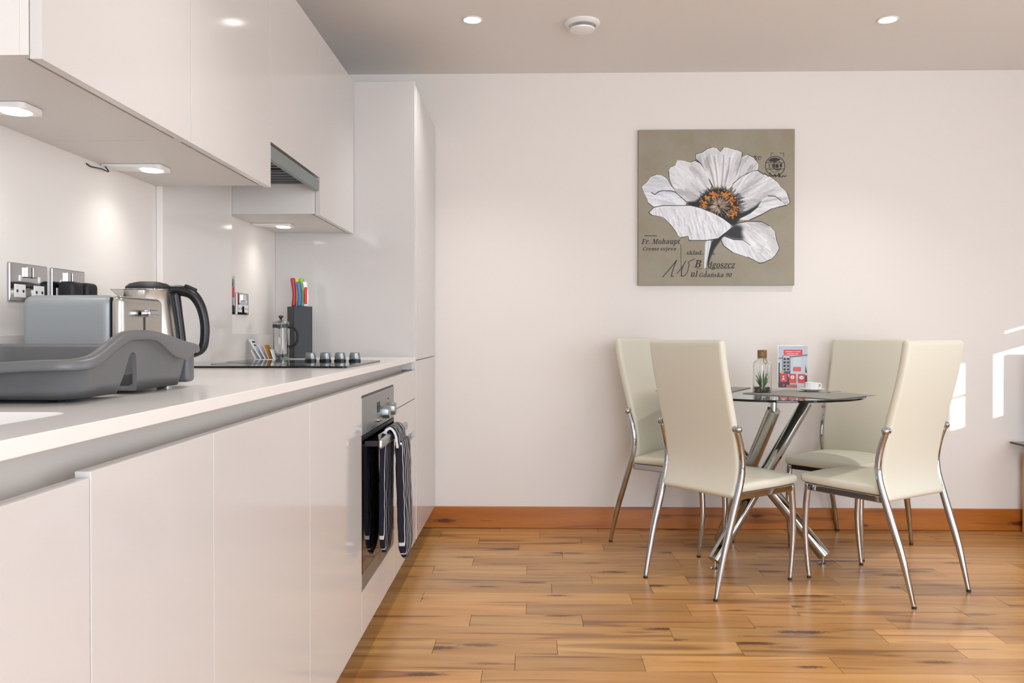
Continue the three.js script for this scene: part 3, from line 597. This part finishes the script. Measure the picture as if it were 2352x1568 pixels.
function chair(rx, rz, dx, dz, label) {                       // rear-foot midpoint and facing direction
  const n = Math.hypot(dx, dz), c = proto.clone(); c.name = numbered('dining_chair');
  c.position.set(rx + dx / n * 0.24, 0, rz + dz / n * 0.24); c.rotation.y = Math.atan2(dx, dz);
  c.userData = { label, category: 'chair', group: 'cream chairs round the glass table' }; scene.add(c);
}
chair(0.595, -3.4, 0.8, -0.6, 'cream leather dining chair nearest the kitchen, its back to the viewer');
chair(0.51, -4.32, 0.787, 0.616, 'cream leather dining chair by the wall, half hidden behind the nearest chair');
chair(1.727, -4.288, -0.741, 0.671, 'cream leather dining chair by the wall on the table\'s right, seat towards the viewer');
chair(1.588, -3.283, -0.57, -0.823, 'cream leather dining chair on the right, in front, its back to the viewer');

/* on the table */
function placemat(x, z, turn, label) { const m = mesh('placemat', slab(0.34, 0.003, 0.45, 0.0014, 4, 1, 4), M.mat, null); m.position.set(x, TH + 0.002, z); m.rotation.y = turn; tag(m, label, 'placemat', 'grey placemats'); }
placemat(1.24, -3.81, 0.688, 'grey placemat under the coffee cup');
placemat(0.851, -4.157, 2.638, 'grey placemat at the left rear of the table');
{ // bottle garden
  const bp = [1.062, TH, -3.9];
  const t = thing('glass_bottle', 'clear glass bottle garden with a twine-wrapped neck on the table', 'bottle', bp);
  mesh('bottle_glass', lathe([[0.0, 0.001], [0.036, 0.001], [0.041, 0.006], [0.042, 0.02], [0.042, 0.13], [0.0405, 0.138], [0.034, 0.147], [0.022, 0.155], [0.0175, 0.161], [0.017, 0.19], [0.0155, 0.19], [0.0155, 0.161], [0.0205, 0.153], [0.0325, 0.145], [0.0388, 0.137], [0.04, 0.13], [0.04, 0.02], [0.039, 0.007], [0.035, 0.0035], [0, 0.0035]], 56), M.jarGlass, t);
  const ring = new THREE.CatmullRomCurve3(Array.from({ length: 24 }, (_, k) => { const a = k / 24 * Math.PI * 2, x = 0.03 * Math.cos(a), y = 0.075 + 0.045 * Math.sin(a); return V(x, y, Math.sqrt(0.0418 ** 2 - x * x)); }), true);
  mesh('opening_rim', new THREE.TubeGeometry(ring, 80, 0.0013, 8, true), M.glass, t);
  mesh('cork', lathe([[0, 0.165], [0.015, 0.165], [0.015, 0.1905], [0.017, 0.1915], [0.0165, 0.199], [0, 0.2]], 24), std(rgb(168, 128, 84), 0.9), t);
  const tw = mesh('twine', merge(Array.from({ length: 11 }, (_, k) => new THREE.TorusGeometry(0.0193, 0.0021, 8, 32).rotateX(Math.PI / 2 + (k % 2 ? 0.06 : -0.06)).translate(0, 0.163 + k * 0.0033, 0))), std(rgb(150, 116, 74), 0.95), t);
  mesh('bow', new THREE.TubeGeometry(new THREE.CatmullRomCurve3([V(0.004, 0.165, 0.019), V(-0.002, 0.15, 0.028), V(0.006, 0.134, 0.033), V(0.014, 0.148, 0.028), V(0.006, 0.165, 0.019)]), 40, 0.0014, 7), std(rgb(150, 116, 74), 0.95), tw);
  const pb = [], pc = [[150, 124, 92], [196, 178, 150], [92, 72, 52], [60, 50, 42]];
  const pl = thing('succulent', 'spiky green succulent inside the glass bottle', 'plant', [bp[0], bp[1] + 0.02, bp[2]]);
  const leafM = [std(rgb(44, 104, 48), 0.5), std(rgb(28, 66, 44), 0.5), std(rgb(86, 150, 60), 0.5)];
  for (let k = 0; k < 20; k++) {
    const a = k * 2.4, up = 0.4 + 0.6 * (k / 20), L = 0.05 + 0.034 * (k / 20) + rnd() * 0.012, r = Math.min(0.031, L * Math.cos(up * 1.45));
    mesh('leaf', taper([[0, 0, 0], [Math.cos(a) * r * 0.45, L * 0.45 * Math.sin(up * 1.5) + 0.004, Math.sin(a) * r * 0.45], [Math.cos(a) * r, L * Math.sin(up * 1.5) + 0.004, Math.sin(a) * r]], [0.0028, 0.0036, 0.0004], 8, 6), leafM[k % 3], pl);
  }
  const stones = new THREE.InstancedMesh(new THREE.IcosahedronGeometry(1, 1), std(0xffffff, 0.8), 220); stones.name = 'gravel';
  const Q = new THREE.Quaternion();
  for (let k = 0; k < 220; k++) {
    const a = rnd() * 7, r = Math.sqrt(rnd()) * 0.0345, y = 0.0075 + rnd() * 0.02; Q.setFromEuler(new THREE.Euler(rnd() * 6, rnd() * 6, rnd() * 6));
    stones.setMatrixAt(k, new THREE.Matrix4().compose(V(bp[0] + Math.cos(a) * r, bp[1] + y, bp[2] + Math.sin(a) * r), Q, V(0.0045, 0.003, 0.0038))); stones.setColorAt(k, rgb(...pc[Math.floor(rnd() * 4)]));
  }
  stones.userData = { kind: 'stuff', label: 'brown and cream gravel in the bottom of the glass bottle', category: 'gravel' }; scene.add(stones);
}
{ // leaflet in an acrylic stand
  const card = canvasTexture(512, 760, (c, w, h) => {
    c.fillStyle = 'rgb(186,192,202)'; c.fillRect(0, 0, w, h);
    c.fillStyle = 'rgb(196,202,210)'; c.fillRect(215, 200, 297, 360);
    c.strokeStyle = 'rgb(96,104,122)'; c.lineWidth = 22; c.beginPath(); c.moveTo(0, 225); c.lineTo(230, 195); c.lineTo(512, 160); c.stroke();
    c.fillStyle = 'rgb(70,76,92)'; c.fillRect(72, 172, 140, 330); c.fillRect(0, 300, 26, 200);
    for (let i = 0; i < 4; i++) for (let j = 0; j < 2; j++) { c.fillStyle = 'rgb(210,212,214)'; c.fillRect(84 + j * 60, 206 + i * 62, 56, 56); c.fillStyle = 'rgb(42,44,52)'; c.fillRect(90 + j * 60, 212 + i * 62, 44, 42); }
    c.fillStyle = 'rgb(214,216,218)'; c.fillRect(84, 182, 118, 22);
    c.fillStyle = 'rgb(206,212,216)'; c.fillRect(255, 205, 142, 150);                       // code panel left blank
    c.fillStyle = 'rgb(58,60,68)'; c.beginPath(); c.moveTo(0, 480); c.lineTo(160, 500); c.lineTo(215, 640); c.lineTo(190, 740); c.lineTo(0, 740); c.fill();
    c.fillStyle = 'rgb(212,186,160)'; c.fillRect(200, 620, 120, 60); c.fillStyle = 'rgb(196,120,112)'; c.fillRect(140, 690, 190, 50); c.fillStyle = 'rgb(224,220,222)'; c.fillRect(330, 640, 120, 120);
    c.fillStyle = 'rgb(44,66,62)'; c.beginPath(); c.moveTo(478, 330); c.lineTo(505, 480); c.lineTo(470, 470); c.fill(); c.fillRect(470, 520, 34, 130);
    c.fillStyle = 'rgb(198,178,70)'; c.beginPath(); c.ellipse(70, 470, 26, 34, 0.4, 0, 7); c.fill();
    c.fillStyle = 'rgb(214,62,62)';
    for (const [x, y, a, b] of [[92, 68, 330, 92], [262, 378, 134, 74], [34, 492, 120, 150], [190, 496, 122, 160], [346, 500, 126, 160]]) c.fillRect(x, y, a, b);
    c.beginPath(); c.moveTo(88, 670); c.lineTo(114, 684); c.lineTo(98, 730); c.lineTo(74, 712); c.fill();
    c.fillStyle = 'rgb(244,226,222)';
    c.globalAlpha = 0.75; c.fillRect(122, 96, 130, 14); c.fillRect(262, 96, 30, 14); c.fillRect(302, 96, 86, 14); c.fillRect(150, 132, 130, 14); c.fillRect(290, 132, 60, 14); c.globalAlpha = 0.4; c.fillRect(278, 396, 100, 8); c.fillRect(282, 414, 92, 8); c.fillRect(284, 432, 88, 8); c.fillRect(44, 612, 100, 10); c.fillRect(200, 622, 100, 10); c.fillRect(356, 626, 106, 10); c.globalAlpha = 1;
    c.beginPath(); c.arc(250, 556, 34, 0, 7); c.fill(); c.beginPath(); c.ellipse(408, 562, 42, 34, 0, 0, 7); c.fill();
    c.fillStyle = 'rgb(120,50,60)'; c.fillRect(246, 532, 8, 44); c.fillRect(396, 556, 36, 8);
    c.fillStyle = 'rgb(240,206,210)'; c.beginPath(); c.arc(90, 545, 14, 0, 7); c.fill(); c.beginPath(); c.moveTo(60, 600); c.lineTo(90, 560); c.lineTo(120, 600); c.fill();
  });
  const t = thing('acrylic_stand', 'clear acrylic stand holding the red and grey leaflet', 'stand', [1.285, TH, -4.17], -0.12);
  mesh('back_sheet', bx(-0.071, 0.071, 0.0032, 0.216, -0.0012, 0.0006, 0), M.glass, t); mesh('base', bx(-0.071, 0.071, 0.0005, 0.003, -0.05, 0.01, 0.001), M.glass, t);
  const l = thing('leaflet', 'upright printed leaflet with red panels on the glass table', 'leaflet', [1.285, TH, -4.17], -0.12);
  const g = bx(-0.069, 0.069, 0.004, 0.214, 0.0015, 0.0028, 0); mesh('paper', g, M.white, l);
  const f = new THREE.PlaneGeometry(0.138, 0.21).translate(0, 0.109, 0.0031); mesh('print', f, std(0xffffff, 0.45, 0, { map: card }), l);
}
{
  const p = [1.312, TH + 0.0037, -3.97];
  const s = thing('saucer', 'white saucer under the small cup', 'saucer', p);
  mesh('dish', lathe([[0, 0.0005], [0.028, 0.0005], [0.034, 0.004], [0.056, 0.011], [0.0605, 0.0125], [0.0605, 0.014], [0.054, 0.0132], [0.032, 0.0065], [0, 0.006]], 48), M.porcelain, s);
  const c = thing('coffee_cup', 'small straight white coffee cup on a saucer', 'cup', [p[0], p[1] + 0.0066, p[2]], -0.1);
  mesh('bowl', lathe([[0, 0.0005], [0.022, 0.0005], [0.027, 0.004], [0.0305, 0.014], [0.0315, 0.036], [0.0305, 0.036], [0.0285, 0.014], [0.022, 0.006], [0, 0.005]], 40), M.porcelain, c);
  mesh('handle', new THREE.TorusGeometry(0.011, 0.0028, 10, 28, Math.PI * 1.25).rotateZ(-Math.PI * 0.62).translate(0.033, 0.021, 0), M.porcelain, c);
  const k = thing('teaspoon', 'small steel teaspoon beside the saucer', 'spoon', [1.375, TH + 0.004, -3.9], 0.5);
  mesh('spoon_handle', taper([[0.0, 0.0022, 0], [0.03, 0.005, 0], [0.065, 0.003, 0]], [0.0014, 0.0012, 0.002], 16, 8), M.chrome, k);
  mesh('spoon_bowl', new THREE.SphereGeometry(0.009, 18, 12).scale(1.5, 0.24, 1).translate(-0.012, 0.0024, 0), M.chrome, k);
}

/* ---------- picture ---------- */
const painting = canvasTexture(1024, 1024, (c, w) => {
  const S = w / 1367, poly = (pts, fill, edge = 5, close = true) => {
    c.beginPath(); const n = pts.length; c.moveTo((pts[0][0] + pts[n - 1][0]) / 2, (pts[0][1] + pts[n - 1][1]) / 2);
    for (let i = 0; i < n; i++) { const q = pts[(i + 1) % n]; c.quadraticCurveTo(pts[i][0], pts[i][1], (pts[i][0] + q[0]) / 2, (pts[i][1] + q[1]) / 2); }
    if (fill) { c.fillStyle = fill; c.fill(); } if (edge) { c.lineWidth = edge; c.strokeStyle = 'rgba(30,28,30,0.9)'; c.stroke(); }
  };
  const P = s => s.split(' ').map(q => q.split(',').map(Number));
  c.fillStyle = 'rgb(152,141,125)'; c.fillRect(0, 0, w, w);
  for (let k = 0; k < 500; k++) { c.fillStyle = `rgba(${rnd() < 0.5 ? '128,112,92' : '160,152,138'},0.06)`; c.beginPath(); c.ellipse(rnd() * w, rnd() * w, 30 + rnd() * 90, 20 + rnd() * 60, rnd() * 3, 0, 7); c.fill(); }
  c.setTransform(S, 0, 0, S, -103 * S, -103 * S); c.lineJoin = c.lineCap = 'round';
  const HX = 812, HY = 800;                                             // heart of the flower
  const clipTo = pts => { c.beginPath(); pts.forEach((q, i) => i ? c.lineTo(...q) : c.moveTo(...q)); c.closePath(); c.clip(); };
  const brush = (x, y, a, l, lw, col, curl = 0) => { c.strokeStyle = col; c.lineWidth = lw; c.beginPath(); c.moveTo(x, y); c.quadraticCurveTo(x + Math.cos(a) * l / 2 - Math.sin(a) * curl, y + Math.sin(a) * l / 2 + Math.cos(a) * curl, x + Math.cos(a) * l, y + Math.sin(a) * l); c.stroke(); };
  const grey = (lo, hi, al, cool = 0) => { const v = lo + rnd() * (hi - lo); return `rgba(${v | 0},${v + cool * 0.5 | 0},${v + cool | 0},${al})`; };
  function petal(str, o = {}) {
    const p = P(str), xs = p.map(q => q[0]), ys = p.map(q => q[1]), x0 = Math.min(...xs), x1 = Math.max(...xs), y0 = Math.min(...ys), y1 = Math.max(...ys), cool = o.cool ?? 2, b = o.base ?? 214;
    poly(p, `rgb(${b},${b},${b + cool})`, 0);
    c.save(); clipTo(p);
    for (let k = 0; k < (o.n ?? 240); k++) {
      const x = x0 + rnd() * (x1 - x0), y = y0 + rnd() * (y1 - y0), a = (o.dir ?? Math.atan2(HY - y, HX - x)) + (rnd() - 0.5) * 0.3, fold = noise(Math.atan2(y - HY, x - HX) * 9 + x0 * 0.01, Math.hypot(x - HX, y - HY) / 160);
      brush(x, y, a, 40 + rnd() * 90, 4 + rnd() * 14, fold > 0.55 ? grey(226, 250, 0.4, cool) : fold < 0.36 ? grey(150, 186, 0.34, cool) : grey(196, 226, 0.36, cool), (rnd() - 0.5) * 18);
    }
    c.lineWidth = 16; c.strokeStyle = 'rgba(246,245,244,0.55)'; c.beginPath(); p.forEach((q, i) => i ? c.lineTo(...q) : c.moveTo(...q)); c.closePath(); c.stroke();
    if (o.smoke) for (let k = 0; k < o.smoke; k++) {                    // dry black brush marks round the heart
      const a = rnd() * Math.PI * 2, r = 150 + rnd() * 70, x = HX + Math.cos(a) * r * 1.12, y = HY + Math.sin(a) * r; brush(x, y, Math.atan2(HY - y, HX - x), 40 + rnd() * 60, 3 + rnd() * 9, `rgba(32,34,40,${0.2 + rnd() * 0.4})`);
    }
    c.restore();
    for (let i = 0; i < p.length; i++) { const q = p[(i + 1) % p.length], r = p[i], lw = 2 + noise(i * 1.7 + x0, 3) * 7; c.strokeStyle = 'rgba(30,27,28,0.82)'; c.lineWidth = lw; if (noise(i * 2.3 + y0, 9) > 0.3) { c.beginPath(); c.moveTo(r[0], r[1]); c.lineTo(q[0], q[1]); c.stroke(); } }
  }
  const ray = (list, col, lw) => { for (const [a, b, d, e] of list) { c.strokeStyle = col; c.lineWidth = lw; c.beginPath(); c.moveTo(a, b); c.quadraticCurveTo((a + d) / 2 + 8, (b + e) / 2, d, e); c.stroke(); } };
  petal('130,605 180,565 215,512 255,498 310,503 352,530 392,600 425,640 525,745 520,775 230,778 188,745 185,715 150,650', { cool: 10, base: 204, dir: 0.2 });
  c.strokeStyle = 'rgba(44,50,58,0.9)'; c.lineWidth = 8; c.beginPath(); c.moveTo(218, 655); c.lineTo(248, 672); c.quadraticCurveTo(290, 628, 350, 640); c.quadraticCurveTo(430, 630, 480, 700); c.stroke();
  petal('605,318 660,304 700,274 745,260 795,270 820,298 848,262 890,264 960,284 1012,308 1008,352 1060,322 1112,350 1152,400 1150,462 1050,490 960,560 890,632 760,612 700,500 650,400 608,362', { n: 320, smoke: 260 });
  ray([[765, 340, 800, 600], [850, 330, 830, 600], [905, 350, 860, 610], [700, 345, 770, 600]], 'rgba(140,130,126,0.5)', 12); ray([[785, 330, 805, 590], [925, 330, 870, 600], [740, 330, 785, 600]], 'rgba(246,246,246,0.65)', 10); ray([[1006, 350, 960, 500]], 'rgba(90,84,82,0.6)', 5);
  petal('368,470 385,430 428,414 445,368 520,380 560,390 600,374 642,395 692,470 722,540 748,598 715,665 620,742 520,732 440,662 392,582 372,520', { n: 260, smoke: 260 });
  petal('905,642 932,580 1000,520 1100,470 1150,464 1200,500 1262,520 1312,560 1342,600 1402,652 1432,742 1400,772 1320,790 1270,802 1180,852 1080,897 965,897 1000,860 955,760', { n: 320, smoke: 420, base: 208 });
  c.save(); c.filter = 'blur(5px)'; poly(P('930,830 1010,840 1090,800 1150,765 1182,715 1150,790 1070,850 965,900'), 'rgba(22,22,26,0.95)', 0); c.filter = 'none'; c.restore();
  petal('965,897 1080,840 1150,782 1182,728 1240,688 1300,690 1352,730 1396,768 1270,802 1180,852 1080,897', { n: 90, base: 218, cool: 4 });
  petal('955,930 1060,910 1180,914 1250,950 1302,1010 1312,1072 1338,1150 1310,1202 1270,1242 1200,1272 1160,1277 1060,1222 930,1182 850,1122 818,1060 870,1020', { n: 240, base: 202 });
  c.save(); c.filter = 'blur(9px)'; poly(P('835,1035 900,965 960,930 1030,965 1000,1010 1040,1070 960,1072 880,1050'), 'rgba(26,28,36,0.92)', 0); c.filter = 'none'; c.restore();
  petal('818,1050 860,1040 940,1070 1020,1074 1082,1120 1112,1200 1162,1274 1060,1222 930,1182 850,1122', { n: 80, base: 220, cool: 6 });
  c.save(); c.filter = 'blur(7px)'; poly(P('530,735 610,735 650,690 720,640 790,615 860,622 930,670 975,740 990,830 985,915 925,955 800,900 640,800 540,775'), 'rgb(22,21,25)', 0); c.filter = 'none'; c.restore();
  for (let k = 0; k < 130; k++) { const a = rnd() * 6.28, r0 = 10 + rnd() * 26, r1 = 44 + rnd() * 60; c.strokeStyle = ['rgb(190,160,130)', 'rgb(140,120,100)', 'rgb(214,190,164)', 'rgb(96,84,72)'][k % 4]; c.lineWidth = 2 + rnd() * 4; c.beginPath(); c.moveTo(805 + Math.cos(a) * r0, 772 + Math.sin(a) * r0); c.lineTo(805 + Math.cos(a) * r1, 772 + Math.sin(a) * r1); c.stroke(); }
  for (let k = 0; k < 90; k++) { const a = rnd() * 6.28, r0 = 90 + rnd() * 20, r1 = r0 + 20 + rnd() * 30; c.strokeStyle = ['rgb(206,176,120)', 'rgb(150,120,80)', 'rgb(24,22,26)'][k % 3]; c.lineWidth = 2 + rnd() * 3; c.beginPath(); c.moveTo(805 + Math.cos(a) * r0, 780 + Math.sin(a) * r0); c.lineTo(805 + Math.cos(a) * r1, 780 + Math.sin(a) * r1); c.stroke(); }
  for (let k = 0; k < 150; k++) { const a = Math.PI * (0.97 + rnd() * 1.3), r = 122 + (rnd() + rnd() - 1) * 40; c.fillStyle = ['rgb(204,118,20)', 'rgb(178,94,14)', 'rgb(220,140,44)'][k % 3]; c.beginPath(); c.ellipse(808 + Math.cos(a) * r * 1.16, 786 + Math.sin(a) * r, 4 + rnd() * 8, 3 + rnd() * 6, rnd() * 3, 0, 7); c.fill(); }
  c.save(); c.filter = 'blur(3px)'; poly(P('745,1078 815,1050 890,990 850,1040 755,1170 716,1300 704,1296 720,1180'), 'rgb(30,30,36)', 0); c.filter = 'none'; c.restore();
  poly(P('690,1070 750,1070 718,1200 694,1325 678,1325 688,1180'), 'rgb(222,225,229)', 0); ray([[720, 1090, 694, 1290]], 'rgba(160,166,174,0.6)', 6);
  petal('193,830 240,784 320,768 420,770 560,768 640,788 740,828 850,888 934,952 860,1012 800,1062 700,1077 548,1077 540,1040 470,1052 440,1012 390,942 320,872 220,852', { n: 60, base: 228, cool: 4, dir: 1.2 });
  { const p = P('200,830 240,790 320,774 420,776 560,774 640,794 740,834 850,894 926,952 860,1006 800,1056 700,1071 552,1071 540,1036 474,1046 444,1008 394,938 324,868 222,846'); c.save(); clipTo(p); for (let k = 0; k < 240; k++) brush(190 + rnd() * 720, 770 + rnd() * 250, 1.05 + rnd() * 0.5, 30 + rnd() * 90, 4 + rnd() * 12, rnd() < 0.5 ? 'rgba(248,249,250,0.5)' : rnd() < 0.5 ? 'rgba(204,209,214,0.45)' : 'rgba(176,182,190,0.3)'); c.restore(); }
  // writing and postmark
  const ink = 'rgb(26,23,22)', write = (s, x, y, size, sx = 1) => { c.save(); c.transform(sx, 0, -0.28 * sx, 1, x, y); c.font = `bold ${size}px serif`; c.fillStyle = ink; c.fillText(s, 0, 0); c.restore(); };
  const line = (pts, lw = 4) => { c.strokeStyle = ink; c.lineWidth = lw; c.beginPath(); pts.forEach((q, i) => i ? (q.length > 2 ? c.quadraticCurveTo(...q) : c.lineTo(...q)) : c.moveTo(...q)); c.stroke(); };
  write('Fr. Mohaupt', 128, 1106, 60, 0.9); line([[158, 1034], [265, 1036]], 6); write('Creme svjeve', 136, 1166, 44, 1); 
  write('sk\u0142ad', 522, 1204, 50, 0.95); line([[648, 1196], [674, 1196]]); write('n.', 742, 1204, 40);
  line([[475, 1112], [480, 1392]], 4); line([[316, 1398], [380, 1330, 440, 1250], [400, 1340, 392, 1392], [412, 1390]], 7); line([[440, 1370], [500, 1300, 520, 1256], [470, 1340, 486, 1392], [540, 1390, 548, 1280], [520, 1270, 600, 1240]], 6);
  write('B', 590, 1316, 92, 0.95); write('dgoszcz', 706, 1318, 72, 0.86); line([[614, 1326], [658, 1326]], 4); line([[700, 1324], [942, 1322]], 4); line([[704, 1340], [698, 1358]], 6);
  write('ul', 556, 1396, 70, 0.9); write('Gda\u0144ska', 632, 1400, 52, 0.95); write('90', 866, 1400, 50, 0.95);
  c.strokeStyle = ink; c.lineWidth = 6; c.beginPath(); c.arc(1299, 425, 85, 0, 7); c.stroke(); c.beginPath(); c.arc(1299, 425, 54, 0, 7); c.lineWidth = 4; c.stroke();
  c.fillStyle = 'rgb(150,138,119)'; c.fillRect(1218, 396, 162, 56); line([[1216, 396], [1382, 396]], 5); line([[1216, 452], [1382, 452]], 5);
  c.font = 'bold 46px serif'; c.fillStyle = ink; c.fillText('11', 1236, 440); for (const [x, y, w2, h2] of [[1282, 404, 18, 36], [1304, 408, 26, 34], [1340, 404, 20, 32]]) { c.globalAlpha = 0.9; c.fillRect(x, y, w2, h2); } line([[1290, 446], [1320, 470, 1346, 446]], 9); c.globalAlpha = 0.85; c.beginPath(); c.moveTo(1236, 380); c.quadraticCurveTo(1280, 330, 1350, 366); c.lineTo(1300, 394); c.fill(); c.globalAlpha = 1;
  for (const [x, y] of [[1254, 480], [1296, 492], [1330, 484], [1122, 330]]) { c.beginPath(); c.moveTo(x, y); c.lineTo(x + 14, y + 16); c.lineTo(x - 10, y + 16); c.fill(); }
  line([[1262, 340], [1264, 312], [1290, 312]], 4); line([[1340, 312], [1374, 312], [1374, 344]], 4); write('ST!', 1118, 372, 46, 0.8); line([[1206, 486], [1240, 516], [1250, 500, 1262, 520], [1272, 498, 1282, 520], [1294, 496, 1304, 522], [1318, 498, 1330, 520], [1352, 470, 1340, 520], [1360, 522], [1372, 504, 1380, 518], [1398, 512]], 7);
});
{
  const t = thing('wall_picture', 'square canvas of a large white poppy with handwriting', 'picture', [0.968, 1.688, ZB]);
  const a = 0.407; mesh('stretcher', bx(-a, a, -a, a, 0.001, 0.022, 0.002), M.canvasSide, t);
  mesh('painted_face', new THREE.PlaneGeometry(2 * a - 0.002, 2 * a - 0.002).translate(0, 0, 0.0225), std(0xffffff, 0.6, 0, { map: painting }), t);
}

/* ---------- television corner at the right edge ---------- */
{
  const t = thing('television_stand', 'low stand with dark glass top and wooden sides at the right edge', 'stand');
  mesh('glass_top', bx(2.482, 3.36, 0.459, 0.469, -4.425, -3.95, 0.002), M.darkGlass, t);
  const g = (x) => bx(x, x + 0.04, 0.001, 0.41, -4.41, -4.0, 0.002), wm = std(rgb(206, 158, 112), 0.5);
  for (const x of [2.54, 3.26]) mesh('side_panel', g(x), wm, t);
  mesh('shelf', bx(2.58, 3.26, 0.16, 0.178, -4.4, -4.02, 0.001), wm, t);
  for (const [x, z] of [[2.56, -4.36], [2.56, -4.05], [3.28, -4.36], [3.28, -4.05]]) mesh('spacer', cyl(0.012, 0.012, V(x, 0.4095, z), V(x, 0.4595, z), 16), M.chrome, t);
  const s = thing('television', 'flat black television standing on the glass stand, outside the frame', 'television', [0, 0, 0]);
  mesh('screen', bx(2.6, 3.33, 0.535, 0.954, -4.315, -4.285, 0.004), M.black, s); mesh('pedestal', merge([bx(2.8, 3.12, 0.4695, 0.48, -4.38, -4.2, 0.002), bx(2.93, 2.99, 0.479, 0.54, -4.32, -4.3, 0.001)]), M.black, s);
}

renderer.render(scene, camera);
